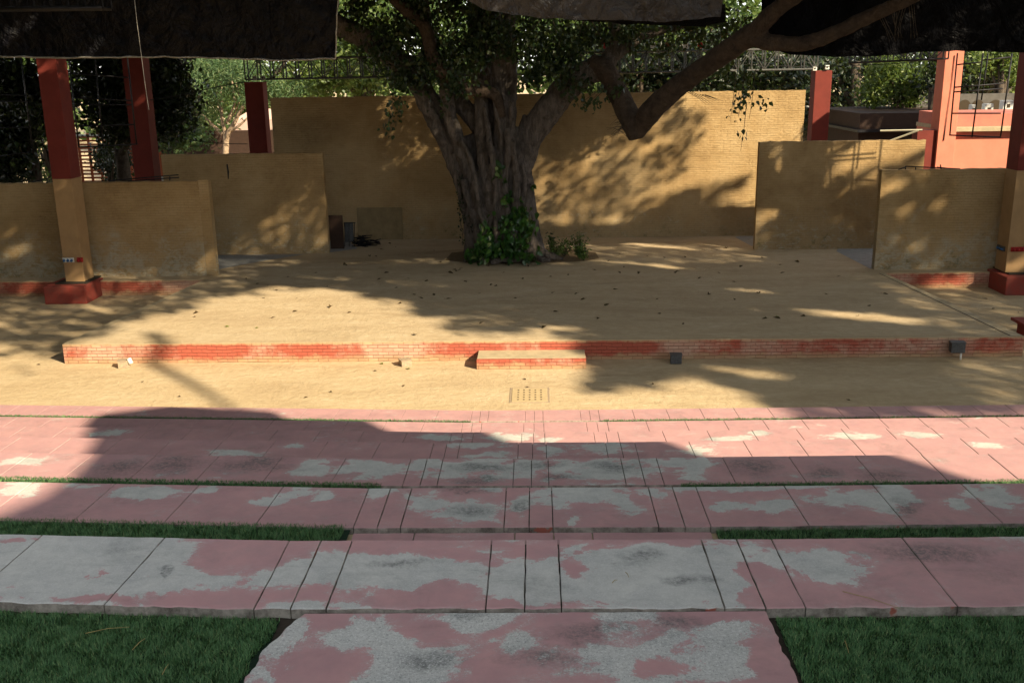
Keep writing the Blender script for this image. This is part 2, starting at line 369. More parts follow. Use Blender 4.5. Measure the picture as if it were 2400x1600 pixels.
def tarp_mat(name, col, hue2, sc=1.0, gl=1.0):
    """creased plastic sheet: dull black with glossy folds"""
    t = NT(name, .5, .45*gl)
    a = t.noise(1.3*sc, 5, .55, 1.4, t.scale((1, 1, .8))); b = t.noise(4*sc, 5, .6, 1.0); c = t.noise(14*sc, 3, .6)
    col = t.mix(t.ramp(b, .4, .7), col, hue2)
    n = t.bump(a, 1.0, .35); n = t.bump(b, .9, .09, n); n = t.bump(c, .6, .015, n)
    return t.done(col, n, t.ramp(b, .3, .7, .28, .5))
M['tarp'] = tarp_mat('black_tarpaulin', (.003, .003, .006), (.008, .008, .010), 1.2, .35)
M['tarp_grey'] = tarp_mat('grey_tarpaulin', (.035, .036, .046), (.06, .055, .055))
M['tarp_dark'] = tarp_mat('dark_shade_net', (.003, .003, .004), (.005, .005, .007), 1, .1)
M['hem'] = simple('pale_hem', (.34, .32, .28), .6, .25, 14)

def bark(name, c1, c2, c3, zs=.25, sc=9):
    t = NT(name, .92, .15)
    s_ = t.scale((1, 1, zs))
    a = t.noise(sc, 8, .7, .5, s_); b = t.noise(2.5, 5, .6, .4); f = t.noise(70, 5, .75)
    col = t.mix(t.ramp(a, .35, .65), c1, c2)
    col = t.mix(t.ramp(b, .5, .68, 0, .8), col, c3)
    col = t.mix(t.ramp(t.vor(26, s_), .12, .22, .5, 0), col, (c1[0]*.35, c1[1]*.35, c1[2]*.35))
    n = t.bump(a, 1.0, .09); n = t.bump(t.noise(5, 6, .7, .8, t.scale((1.6, 1.6, .5))), 1.0, .10, n); n = t.bump(f, .8, .014, n)
    return t.done(col, n)
M['bark'] = bark('fig_bark', (.075, .063, .054), (.20, .165, .14), (.045, .038, .033))
M['bark_limb'] = bark('limb_bark', (.060, .044, .034), (.115, .082, .060), (.036, .028, .023), 1, 6)
M['bark_pale'] = bark('pale_bark', (.36, .26, .18), (.46, .35, .25), (.22, .16, .11), 1, 4)
M['bark_dark'] = bark('dark_bark', (.07, .055, .042), (.12, .095, .07), (.045, .035, .03), 1, 6)

def leafmat(name, stops, trans=.35, rough=.45, spec=.4):
    t = NT(name, rough, spec)
    c = t.cr(t.RI, stops)
    c = t.mix(t.ramp(t.noise(1.2, 3, .6), .35, .65, 0, .45), c, t.mix(.5, c, (.01, .022, .006)))
    t.put(t.b.inputs['Base Color'], c)
    tr = t.t.nodes.new('ShaderNodeBsdfTranslucent'); t.L(t.mix(.5, c, (c_ := (.16, .22, .02))), tr.inputs[0])
    mx = t.t.nodes.new('ShaderNodeMixShader'); mx.inputs[0].default_value = trans
    t.L(t.b.outputs[0], mx.inputs[1]); t.L(tr.outputs[0], mx.inputs[2]); t.L(mx.outputs[0], t.out.inputs[0])
    return t.mat
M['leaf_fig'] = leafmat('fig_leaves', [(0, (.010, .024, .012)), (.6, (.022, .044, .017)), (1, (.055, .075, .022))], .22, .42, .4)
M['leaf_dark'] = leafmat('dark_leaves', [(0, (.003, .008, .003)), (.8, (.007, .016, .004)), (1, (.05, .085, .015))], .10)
M['leaf_mid'] = leafmat('mid_leaves', [(0, (.04, .085, .025)), (.6, (.075, .13, .035)), (1, (.13, .18, .05))], .4)
M['leaf_lime'] = leafmat('lime_leaves', [(0, (.055, .10, .022)), (.6, (.105, .16, .036)), (1, (.19, .23, .065))], .4)
M['leaf_feather'] = leafmat('feathery_leaves', [(0, (.055, .12, .055)), (.6, (.10, .17, .07)), (1, (.17, .22, .09))], .45)
M['leaf_pothos'] = leafmat('vine_leaves', [(0, (.018, .060, .014)), (.75, (.035, .11, .018)), (.93, (.08, .19, .025)), (1, (.30, .36, .14))], .25, .3, .5)
M['leaf_bush'] = leafmat('bush_leaves', [(0, (.045, .10, .022)), (.7, (.075, .15, .03)), (1, (.15, .22, .05))], .3)
M['turf'] = leafmat('turf_blades', [(0, (.045, .13, .05)), (.5, (.085, .21, .075)), (.88, (.15, .29, .11)), (1, (.30, .38, .16))], .2, .5, .3)
M['turf_mat'] = simple('turf_backing', (.010, .030, .014), .95, .2, 30)
M['dry_leaf'] = leafmat('dry_leaf', [(0, (.035, .022, .012)), (.6, (.075, .045, .02)), (1, (.14, .09, .03))], .1, .7, .2)
M['green_leaf'] = leafmat('fallen_green_leaf', [(0, (.10, .16, .02)), (1, (.20, .22, .04))], .2)

# ------------------------------------------------------------------ the setting: ground, terraces
XL, XR, W0 = -1.26, 1.16, 2.42
def off(x): return .055*(XL-x) if x < XL else (.016*(x-XR) if x > XR else 0.0)
ROWS = [  # far edge Y, near edge Y, top Z, left end, right end, material
    (4.57, 3.91, 4.22, -5.1, 4.3, 'slab1'), (6.84, 6.18, 3.51, -6.6, 5.9, 'slab2'), (9.20, 8.54, 2.79, -8.2, 7.2, 'slab3'),
    (11.29, 10.64, 2.15, -9.6, 8.6, 'slab4'), (13.72, 13.07, 1.38, -11.2, 9.8, 'slab5'), (15.82, 15.17, .77, -12.6, 11.4, 'slab5'), (18.21, 17.6, .15, -14.2, 12.8, 'slab5')]
GL = .05                                            # the turf lies this far below each slab top
xs = [-140, -80, -45, -30, -16, -12, -9, -7, -5, -3.5, -2.3, XL, 0, XR, 2.4, 4, 6, 8, 10, 13, 18, 30, 50, 80, 140]
prof = [(-60, 4.9), (1.78, 4.9), (1.80, ROWS[0][2]-GL)]
for i, (yf, yn, zt, *_r) in enumerate(ROWS):
    nxt = ROWS[i+1][2]-GL if i < 6 else 0.0
    prof += [(yf-.02, zt-GL-.002 if i else ROWS[0][2]-GL), (yf-.012, nxt)]
prof += [(18.6, 0), (21, 0), (30, 0), (45, 0), (80, 0), (200, 0), (900, 0)]
g = MB(); n = len(xs)
vs_ = [(x*(5 if abs(x) > 100 and y > 50 else 1), y + (off(max(-16, min(14, x))) if 1 < y < 19 else 0), z) for (y, z) in prof for x in xs]
g.add(vs_, [(j*n+i, j*n+i+1, (j+1)*n+i+1, (j+1)*n+i) for j in range(len(prof)-1) for i in range(n-1)])
tag(g.build('ground', M['sand']), kind='structure')

# ------------------------------------------------------------------ seating rows: each a thing, each slab a part
def slab(mb_name, x0, x1, yn, yf, z, parent, mat, th=.075, rough=.0, gap=.0026):
    """one cast slab following the bend of its row, with a slightly ragged outline"""
    x0 += gap; x1 -= gap
    def pt(x, y):                                                  # joints turn square to the bent row
        k = .055*min(1, max(0, (XL-x)/.65)) - .016*min(1, max(0, (x-XR)/.65))
        return (x + k*(y-yf), y + off(x))
    st = .035 if rough > .008 else .08
    pts = []
    nx = max(2, int((x1-x0)/st))
    for i in range(nx+1):
        x = x0 + (x1-x0)*i/nx; p = pt(x, yn)
        pts.append((p[0], p[1] + rough*(nz((p[0], yn, z), 9)+.6*nz((p[0], yn, z), 30))))
    ny = max(2, int((yf-yn)/st))
    for i in range(1, ny):
        y = yn + (yf-yn)*i/ny; p = pt(x1, y); pts.append((p[0] + rough*.22*nz((p[0], y, z), 14), p[1]))
    for i in range(nx+1):
        x = x1 + (x0-x1)*i/nx; p = pt(x, yf); pts.append((p[0], p[1] + rough*.3*nz((p[0], yf, z), 12)))
    for i in range(1, ny):
        y = yf + (yn-yf)*i/ny; p = pt(x0, y); pts.append((p[0] + rough*.22*nz((p[0], y, z), 14, 5), p[1]))
    b = MB(); b.prism(pts, z-th, z, bev=.004 if rough > .004 else .003)
    return b.build('slab', mat, parent)
AISLE = [0, .1625, .32, 1.024, 1.195, 1.357, 2.07, 2.247, 2.42]
LAB = ['nearest pink and grey seating row, mostly bare cement, beside the foreground turf',
       'second seating row up from the foreground, pink slabs with pale worn patches',
       'third seating row from the camera, pink slabs blotched with black mildew',
       'fourth seating row from the camera, crossed by a sunlit edge at right',
       'fifth seating row from the camera, thin pink band half in sun',
       'sixth seating row from the camera, thin pink band just above the thinnest turf line',
       'lowest pink seating row, bordering the sand in front of the stage']
for i, (yf, yn, z, xl, xr, mt) in enumerate(ROWS):
    t = thing('seating_row', (0, yf, z-GL-.02), LAB[i], 'seating row', 'stepped seating rows facing the stage')
    ro = (.014, .007, .005, .003, .003, .002, .002)[i]
    for a, b in zip(AISLE[:-1], AISLE[1:]): slab('s', XL+a, XL+b, yn, yf, z, t, M[mt], rough=ro)
    x = XL; k = 0
    while x > xl: slab('s', x-.65, x, yn, yf, z, t, M[mt], rough=ro); x -= .65
    x = XR
    while x < xr: slab('s', x, x+.65, yn, yf, z, t, M[mt], rough=ro); x += .65
    # riser: the cast face under the slabs, falling to the next terrace
    zn = ROWS[i+1][2]-GL if i < 6 else 0
    b = MB(); xx = sorted(set([xl-.6, XL, XR, xr+.6] + [xl + (xr-xl)*q/10 for q in range(11)]))
    n = len(xx)
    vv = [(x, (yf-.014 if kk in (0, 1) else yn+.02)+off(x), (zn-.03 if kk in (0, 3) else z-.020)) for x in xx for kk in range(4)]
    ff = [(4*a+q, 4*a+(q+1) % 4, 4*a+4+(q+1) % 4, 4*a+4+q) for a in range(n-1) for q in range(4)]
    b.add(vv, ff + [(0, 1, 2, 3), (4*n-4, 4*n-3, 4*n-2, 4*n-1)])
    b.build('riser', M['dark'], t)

# landings in the aisle between the rows
def landing(x0, x1, y0, y1, z, mat, label, joints=(), rough=.0, corners=None):
    t = thing('landing', ((x0+x1)/2, y0, z-.06), label, 'landing', 'landings of the aisle')
    ed = [x0]+list(joints)+[x1]
    for a, b in zip(ed[:-1], ed[1:]): slab('s', a, b, y0, y1, z, t, mat, rough=rough, gap=.003)
for i in range(6):
    (yf, yn, z) = ROWS[i][:3]; yn2, z2 = ROWS[i+1][1], ROWS[i+1][2]
    lb = ['narrow pink landing showing between the two nearest seating rows', 'aisle landing hidden in the gap behind the second seating row', 'aisle landing in the gap behind the third seating row',
          'aisle landing in the gap behind the fourth seating row', 'aisle landing in the gap behind the fifth seating row', 'aisle landing showing as a thin cream line above the sixth seating row'][i]
    landing(XL, XR, yf+.01, yn2-.012, z2-.035, M['slab4'] if i < 5 else M['curb'], lb, [XL+.42, XL+1.1, XL+1.36, XL+1.62] if i == 0 else (), .012 if i == 0 else .003)
# foreground landing: one worn slab with broken sides
t = thing('landing', (0, 2.8, 4.14), 'large worn pink slab at the bottom centre between the two turf patches', 'landing', 'landings of the aisle')
pts = []
def frag(a, b, n, amp, sc=11):
    for i in range(n):
        u = i/n; x = a[0]+(b[0]-a[0])*u; y = a[1]+(b[1]-a[1])*u
        dx, dy = b[1]-a[1], -(b[0]-a[0]); d = math.hypot(dx, dy); e = amp*(nz((x, y, 1), sc)+.5*nz((x, y, 4), sc*3))*min(1, u*6, (1-u)*6+.2)
        pts.append((x+dx/d*e, y+dy/d*e))
frag((-1.20, 1.85), (-1.165, 3.25), 50, .022); frag((-1.165, 3.25), (-1.13, 3.62), 16, .018); frag((-1.13, 3.62), (-1.03, 3.88), 12, .02); frag((-1.03, 3.88), (.985, 3.895), 60, .003); frag((.985, 3.895), (1.02, 1.85), 60, .026); frag((1.02, 1.85), (-1.20, 1.85), 4, 0)
b = MB(); b.prism(list(reversed(pts)), 4.09, 4.214, bev=.004); b.build('slab', M['slab0'], t)

# ------------------------------------------------------------------ turf
def turf(name, label, x0, x1, y0, y1, z, dens, hgt, bw, keep=None, follow=True):
    N = int((x1-x0)*(y1-y0)*dens)
    x = RNG.uniform(x0, x1, N); y = RNG.uniform(y0, y1, N)
    if keep is not None:
        k = keep(x, y); x, y = x[k], y[k]; N = len(x)
    o = np.where(x < XL, .055*(XL-x), np.where(x > XR, .016*(x-XR), 0)) if follow else np.zeros(N)
    y = y+o
    # tufts lean together: direction field from low-frequency waves
    th = 2.6*np.sin(x*17.1+y*8.3)+2.2*np.cos(y*19.7-x*13.1)+RNG.normal(0, 1.5, N)
    ln = RNG.uniform(.35, 1.0, N)*hgt; h = RNG.uniform(.7, 1.15, N)*hgt
    d = np.stack([np.cos(th), np.sin(th)], 1)*ln[:, None]
    s_ = np.stack([-np.sin(th), np.cos(th)], 1)*bw*.5
    P = np.stack([x, y], 1)
    V = np.zeros((N, 5, 3))
    V[:, 0, :2] = P-s_; V[:, 1, :2] = P+s_; V[:, 2, :2] = P+s_*.8+d*.35; V[:, 3, :2] = P-s_*.8+d*.35; V[:, 4, :2] = P+d
    V[:, :2, 2] = z; V[:, 2:4, 2] = (z+h*.65)[:, None]; V[:, 4, 2] = z+h
    base = np.arange(N)[:, None]*5
    T = np.concatenate([base+np.array([0, 1, 2]), base+np.array([0, 2, 3]), base+np.array([3, 2, 4])], 1).ravel()
    ob = npmesh(name, V.reshape(-1, 3), 3, T, M['turf'])
    ob.data.materials.append(M['turf_mat'])
    # woven backing sheet
    bm = bmesh.new(); bm.from_mesh(ob.data)
    nx = 8
    ve = [bm.verts.new((a, yy+(off(a) if follow else 0), z)) for yy in (y0, y1) for a in [x0+(x1-x0)*q/nx for q in range(nx+1)]]
    for q in range(nx):
        fc = bm.faces.new((ve[q], ve[q+1], ve[nx+2+q], ve[nx+1+q])); fc.material_index = 1
    bm.to_mesh(ob.data); bm.free()
    return tag(ob, label, 'artificial turf', kind='stuff')
zt = ROWS[0][2]-GL+.004
b = MB(); b.add([(-4, 2.0, zt-.003), (4, 2.0, zt-.003), (4, 3.93, zt-.003), (-4, 4.05, zt-.003)], [(0, 1, 2, 3)]); tag(b.build('soil', M['dark']), kind='structure')
turf('artificial_turf', 'green artificial turf left of the large foreground slab', -3.4, -1.14, 2.6, 3.885, zt, 42000, .022, .0026,
     keep=lambda x, y: x < -1.17+.10*np.clip((y-3.55)/.33, 0, 1)-.03*np.abs(np.sin(y*9)))
turf('artificial_turf', 'dark green artificial turf right of the large foreground slab', 1.025, 3.1, 2.6, 3.885, zt, 42000, .020, .0026)
z2 = ROWS[1][2]-.018
turf('artificial_turf', 'turf strip behind the nearest seating row, left side', -5.1, XL-.02, 5.5, 6.20, z2, 20000, .034, .0032, keep=lambda x, y: (x < XL-.05-.12*np.clip((6.2-y), 0, 1)))
turf('artificial_turf', 'turf strip behind the nearest seating row, right side', XR+.03, 4.4, 5.5, 6.17, z2-.012, 20000, .022, .0032)
z3 = ROWS[2][2]-.012
turf('artificial_turf', 'thin turf line behind the second seating row, left side', -6.8, XL-.2, 8.15, 8.57, z3, 11000, .034, .005)
turf('artificial_turf', 'thin turf line behind the second seating row, right side', XR+.15, 6.2, 8.15, 8.56, z3, 11000, .026, .005)
z7 = ROWS[6][2]-.012
turf('artificial_turf', 'farthest turf line above the sixth seating row, left side', -14.2, XL, 17.1, 17.62, z7, 3500, .034, .008)
turf('artificial_turf', 'farthest turf line above the sixth seating row, right side', XR+.0, 13, 17.1, 17.62, z7, 3500, .034, .008)
# dry stalks lying on turf and slabs
for i, (xa, ya, xb, yb, zz) in enumerate([(200,1483,303,1468,4.215),(310,1522,340,1495,4.215),(380,1580,395,1555,4.215),(695,1253,722,1238,3.50),(1975,1385,2110,1425,4.224),(1980,1500,1990,1530,4.21),(1435,1365,1447,1358,4.225),(1466,1340,1474,1352,4.225)]):
    a = atz(xa, ya, zz); b_ = atz(xb, yb, zz); b = MB(); mid = (a+b_)/2+Vector((0, .006, .004)); b.tube([a, mid, b_], [.0016, .0016, .0009], 5)
    lab = ['long straw stalk lying on the left foreground turf', 'short straw stalk in the middle of the left foreground turf', 'straw stalk near the lower edge of the left foreground turf', 'bent straw stalk at the right end of the left turf strip',
           'long thin curved twig on the nearest row at right', 'pale straw stalk on the right foreground turf', 'tiny flat twig on the big grey slab right of centre', 'tiny upright twig on the big grey slab right of centre'][i]
    tag(b.build('straw_stalk', M['stick']), lab, 'twig', 'dry stalks and twigs')
# weeds growing in the joints
def weed(x, y, z, r, n, label):
    p = atz(x, y, z); b = MB()
    for k in range(n):
        t_ = k*2.4+.3; d = Vector((math.cos(t_), math.sin(t_), 0)); s_ = Vector((-d.y, d.x, 0)); L_ = r*random.uniform(.7, 1)
        b.add([p, p+d*L_*.5+s_*L_*.28+Vector((0,0,L_*.6)), p+d*L_+Vector((0,0,L_*.55)), p+d*L_*.5-s_*L_*.28+Vector((0,0,L_*.6))], [(0,1,2,3)])
    tag(b.build('weed', M['leaf_bush'], fixn=False), label, 'weed', 'small weeds in the joints')
weed(1305, 1241, 3.46, .05, 8, 'small bright weed in the crack behind the nearest row'); weed(620, 1432, 4.17, .05, 6, 'small weed under the broken edge of the nearest row')
weed(1008, 1237, 3.47, .03, 5, 'withered weed in the crack left of centre behind the nearest row'); weed(1538, 1232, 3.47, .035, 6, 'withered weed in the crack right of centre behind the nearest row')

# ------------------------------------------------------------------ stage
SZ = .47
st = thing('stage', (0, 22.13, 0), 'broad raised stage with swept sand top and red washed brick front', 'stage')
FL, BL, BR_, FR = (-11.05, 22.13), (-10.07, 29.45), (10.36, 29.45), (11.07, 22.13)
def dense(a, b, st_=.12, amp=.008):
    L_ = math.hypot(b[0]-a[0], b[1]-a[1]); n_ = max(1, int(L_/st_)); o = []
    for i in range(n_):
        u = i/n_; x = a[0]+(b[0]-a[0])*u; y = a[1]+(b[1]-a[1])*u
        dx, dy = (b[1]-a[1])/L_, -(b[0]-a[0])/L_; e = amp*nz((x, y, 0), 5) if i else 0
        o.append((x+dx*e, y+dy*e))
    return o
outer = [(-30, 29.45), BL, FL, FR, BR_, (30, 29.45), (30, 42), (-30, 42)]
pl = []
for a, b_ in zip(outer, outer[1:]+outer[:1]): pl += dense(a, b_, .12 if abs(a[0]) < 12 else 2)
b = MB(); n = len(pl); b.add([(x, y, 0) for x, y in pl]+[(x, y, SZ-.012) for x, y in pl], [(i, (i+1) % n, n+(i+1) % n, n+i) for i in range(n)])
b.build('brick_face', M['red_brick'], st)
b = MB(); b.add([(x, y, SZ) for x, y in pl]+[(x+.0, y, SZ-.012) for x, y in pl], [tuple(range(n))]+[(i, (i+1) % n, n+(i+1) % n, n+i) for i in range(n)])
b.build('sand_floor', M['stage_sand'], st)
# cement curbs along the two slanting sides, with the open joint beside the right one
b = MB(); b.add([(-10.07,29.5,SZ+.004),(-11.05,22.2,SZ+.004),(-10.86,22.2,SZ+.004),(-9.9,29.5,SZ+.004)], [(0,1,2,3)]); b.build('curb', M['curb'], st)
b = MB(); b.add([(10.36,29.42,SZ+.004),(11.06,22.2,SZ+.004),(10.79,22.2,SZ+.004),(10.20,29.42,SZ+.004)], [(0,3,2,1)]); b.build('curb', M['curb'], st)
b = MB(); b.add([(10.20,29.42,SZ+.005),(10.79,22.2,SZ+.005),(10.755,22.2,SZ+.005),(10.175,29.42,SZ+.005)], [(0,3,2,1)]); b.build('joint', M['dark'], st)
# bare concrete passages beside the wings
def sheet(name, pts, mat, parent, z=SZ+.004):
    b = MB(); b.add([(p[0], p[1], z) for p in pts], [tuple(range(len(pts)))]); return b.build(name, mat, parent)
p1, p2 = atz(1960, 589, SZ), atz(2040, 630, SZ)
sheet('concrete_passage', [(p1.x, p1.y), (p2.x, p2.y), (15, 30.1), (15, 33.6), (p1.x+.2, 33.6)], M['concrete'], st)
p1, p2 = atz(1722, 556, SZ), atz(1762, 577, SZ)
sheet('concrete_passage', [(p1.x, p1.y), (p2.x, p2.y), (8.4, 34), (12, 34), (12, 36.3), (p1.x+.2, 36.4)], M['concrete'], st)
sheet('concrete_passage', [(-10.7, 30.3), (-9.1, 32.4), (-7.9, 33.6), (-12, 33.6), (-12, 30.3)], M['concrete'], st)
sheet('concrete_passage', [(-7.1, 33.9), (-6.3, 34.6), (-6.9, 36.2), (-9, 36.2), (-9, 33.9)], M['concrete'], st)
# front step
b = MB(); pp = dense((-1.36, 21.42), (1.09, 21.42), .1, .006)+[(1.09, 21.42), (1.09, 22.12), (-1.36, 22.12)]
step = thing('front_step', (-.13, 21.42, 0), 'low brick step against the front of the stage', 'step')
b.prism(pp, 0, .24, bev=.006); b.build('brick_block', M['red_brick'], step)
b = MB(); b.prism([(-1.35, 21.45), (1.08, 21.45), (1.08, 22.10), (-1.35, 22.10)], .236, .252, bev=.004); b.build('cement_top', M['curb'], step)

# drain cover in the sand
mh = thing('drain_cover', (-.155, 19.55, 0), 'square drain cover with five rows of holes in the sand', 'drain cover')
b = MB(); b.prism([(-.53, 19.12), (.20, 19.12), (.20, 20.02), (-.53, 20.02)], -.01, .012, bev=.004); b.build('plate', M['grate'], mh)
b = MB()
for i in range(5):
    for j in range(5):
        cx, cy = -.40+i*.118+.0, 19.25+j*.155; k = 10
        b.add([(cx+.022*math.cos(2*math.pi*q/k), cy+.030*math.sin(2*math.pi*q/k), .0145) for q in range(k)], [tuple(range(k))])
b.build('holes', M['hole'], mh)
b = MB(); b.prism([(-.58, 19.07), (.25, 19.07), (.25, 20.07), (-.58, 20.07)], -.02, .006, bev=.004); b.build('frame', M['box_metal'], mh)

# ------------------------------------------------------------------ free-standing walls
def wall(name, x0, x1, y, h, mat, label, th=.25, top_rough=.022):
    t = thing(name, ((x0+x1)/2, y, SZ), label, 'wall', 'ochre brick stage walls')
    nx = int((x1-x0)/.14); nz_ = 2
    b = MB(); vs_ = []
    for i in range(nx+1):
        x = x0+(x1-x0)*i/nx
        e = top_rough*(nz((x, y, 0), 4)+.8*nz((x, y, 3), 13)); 
        for yy in (y, y+th): vs_ += [(x, yy, SZ-.03), (x, yy, SZ+h+e)]
    fs = []
    for i in range(nx):
        a = 4*i; fs += [(a, a+4, a+5, a+1), (a+2, a+3, a+7, a+6), (a+1, a+5, a+7, a+3)]
    b.add(vs_, fs+[(0, 1, 3, 2), (4*nx, 4*nx+2, 4*nx+3, 4*nx+1)])
    b.build('masonry', mat, t); return t
wA = wall('stage_wall', -21, -9.87, 30.05, 2.90, M['ochre_worn'], 'front left ochre wing wall with flaked mossy foot behind the left column')
wB = wall('stage_wall', -12.62, -7.15, 33.78, 3.40, M['ochre'], 'middle left ochre wing wall with a short black strip')
wC = wall('stage_wall', -9.48, 9.55, 36.5, 5.15, M['ochre_back'], 'tallest ochre wall at the back of the stage behind the fig tree', .3)
wD = wall('stage_wall', 7.38, 12.80, 33.57, 3.58, M['ochre'], 'middle right ochre wing wall with rough relief')
wE = wall('stage_wall', 10.22, 21, 29.95, 2.98, M['ochre_worn'], 'front right ochre wing wall, lowest of the right pair')
b = MB(); b.box(-10.18, -9.868, 30.03, 30.06, SZ, SZ+2.93); b.build('end_pier', M['ochre'], wA)
a = at(532, 385, 33.74); c_ = at(535, 420, 33.74); b = MB(); b.tube([a, (a+c_)/2+Vector((.02,0,0)), c_], [.02, .03, .012], 6); b.build('black_strip', M['cable'], wB)
a, c_ = at(835, 487, 36.47), at(945, 562, 36.47)
b = MB(); b.box(a.x, c_.x, 36.488, 36.49, SZ, a.z); b.build('plaster_patch', M['plaster_patch'], wC)

# ------------------------------------------------------------------ columns
def column(x0, x1, y0, y1, z0, z1, label, split=None, mats=('red_paint', 'cream_paint'), front=None):
    t = thing('column', ((x0+x1)/2, (y0+y1)/2, z0), label, 'column', 'square columns round the stage')
    if split:
        b = MB(); b.box(x0, x1, y0, y1, z0, split); b.build('lower_shaft', M[mats[1]], t, .012)
        b = MB(); b.box(x0, x1, y0, y1, split, z1); b.build('upper_shaft', M[mats[0]], t, .012)
    else:
        b = MB(); b.box(x0, x1, y0, y1, z0, z1); b.build('shaft', M[mats[0]], t, .012)
    return t
def pedestal(x0, x1, y0, y1, h, t):
    b = MB(); b.box(x0, x1, y0, y1, 0, h); b.build('pedestal', M['ped_red'], t, .02)
    b = MB(); b.box(x0+.22, x1-.1, y0+.33, y1+.12, h+.001, h+.035); b.build('base_plate', M['dark'], t)
c1 = column(-14.06, -13.50, 28.9, 29.58, .56, 9.2, 'tall front left column, red above and cream below, on a red pedestal', 3.60)
pedestal(-14.50, -13.26, 28.35, 29.65, .53, c1)
c2 = column(13.66, 14.3, 28.9, 29.6, .56, 8.7, 'front right column at the right edge of the photo, cream below, on a red pedestal', 3.50)
pedestal(13.47, 14.9, 28.35, 29.65, .53, c2)
column(-13.80, -13.12, 34.3, 34.95, 0, 9.4, 'second red column on the left, behind the front left wing wall')
column(-10.66, -9.98, 37.5, 38.1, 0, 6.17, 'short dark red column carrying the left end of the truss')
column(10.12, 10.72, 37.5, 38.1, 0, 6.27, 'short red column right of the back wall carrying the truss end')
cr_ = column(13.50, 14.10, 34.4, 35.1, 0, 7.05, 'sunlit salmon column at right rising above the wing walls', None, ('salmon',))
p_, q_ = at(2238, 130, 34.38), at(2212, 330, 34.38)
b = MB(); b.tube([p_, p_.lerp(q_, .35)+Vector((.02,0,0)), p_.lerp(q_, .7), q_], [.012, .008, .008, .015], 5); b.build('cable', M['cable'], cr_)
# socket panels strapped to the two front columns
def socket_panel(x, y, z, wd, label, n, cmat, bmat, grp):
    t = thing('socket_panel', (x, y, z), label, 'socket panel', grp)
    b = MB(); b.box(x, x+wd, y-.05, y-.002, z, z+.135); b.build('casing', M[bmat], t, .008)
    for i in range(n):
        cx = x+wd*(i+.5)/n; b = MB(); b.tube([(cx, y-.052, z+.065), (cx, y-.10, z+.05)], [.038, .034], 10); b.add([(cx-.03, y-.058, z+.10), (cx+.03, y-.058, z+.10), (cx+.0, y-.09, z+.125)], [(0, 1, 2)])
        b.build('socket', M[cmat], t)
socket_panel(-14.05, 28.9, 1.15, .33, 'white panel of three blue sockets on the front left column', 3, 'blue_plastic', 'white', 'socket panels on the front columns')
socket_panel(-13.62, 28.9, 1.16, .17, 'red sockets on the front left column, right of the white panel', 2, 'red_plastic', 'red_plastic', 'socket panels on the front columns')
socket_panel(13.74, 28.9, 1.18, .4, 'red sockets on the front right column at the edge of the photo', 3, 'red_plastic', 'red_plastic', 'socket panels on the front columns')
t = thing('socket_panel', (13.66, 29.1, 1.15), 'blue grey socket panel on the shaded side of the front right column', 'socket panel', 'socket panels on the front columns')
b = MB(); b.box(13.61, 13.658, 29.05, 29.5, 1.15, 1.285); b.build('casing', M['box_dark'], t, .008)
for i in range(3):
    b = MB(); b.tube([(13.61, 29.12+i*.14, 1.22), (13.565, 29.12+i*.14, 1.2)], [.036, .033], 10); b.build('socket', M['blue_plastic'], t)

# low red block at the right edge
t = thing('low_plinth', (12.4, 23.7, 0), 'low red plinth with an overhanging slab at the right edge, right of the stage', 'plinth')
b = MB(); b.box(11.80, 13.2, 23.3, 24.03, 0, .34); b.build('body', M['ped_red'], t, .015)
b = MB(); b.box(11.68, 13.4, 23.15, 24.15, .341, .42); b.build('slab_top', M['ped_red'], t, .012)

# ------------------------------------------------------------------ floodlight boxes at the foot of the stage
def light_box(x, y, z, wx, wy, h, rz, mat, label, lamp=None, pole=None):
    t = thing('floodlight_box', (x, y, 0), label, 'floodlight box', 'boxes along the foot of the stage')
    b = MB(); c, s = math.cos(rz), math.sin(rz)
    P = [(x+c*a-s*d, y+s*a+c*d) for a, d in ((-wx/2, -wy/2), (wx/2, -wy/2), (wx/2, wy/2), (-wx/2, wy/2))]
    b.prism(P, z, z+h, bev=.008); b.build('housing', M[mat], t, .006)
    b = MB(); Q = [(x+c*a-s*d, y+s*a+c*d) for a, d in ((-wx/2-.012, -wy/2-.012), (wx/2+.012, -wy/2-.012), (wx/2+.012, wy/2+.012), (-wx/2-.012, wy/2+.012))]
    b.prism(Q, z+h+.001, z+h+.016, bev=.003); b.build('lid', M[mat], t)
    if lamp: b = MB(); b.tube([lamp+Vector((-.03,0,.10)), lamp+Vector((.02,-.02,-.02))], [.05, .055], 12); b.build('lamp', M['white'], t)
    if pole: b = MB(); b.tube([pole, (pole[0], pole[1], z)], [.022, .022], 8); b.build('post', M['white'], t)
    return t
light_box(-9.52, 21.83, 0, .25, .22, .16, .25, 'box_metal', 'dusty floodlight box with a round white lamp near the left end of the stage', Vector((-9.35, 21.78, .12)))
light_box(-3.02, 21.80, 0, .24, .24, .13, .45, 'box_metal', 'dusty open box on the sand left of the front step')
light_box(3.14, 21.78, .015, .25, .20, .20, -.05, 'box_dark', 'dark weathered floodlight box right of the front step')
light_box(9.50, 21.95, .17, .30, .20, .23, -.08, 'box_dark', 'dark floodlight box raised on a short white post near the right end', None, (9.58, 21.9, 0))

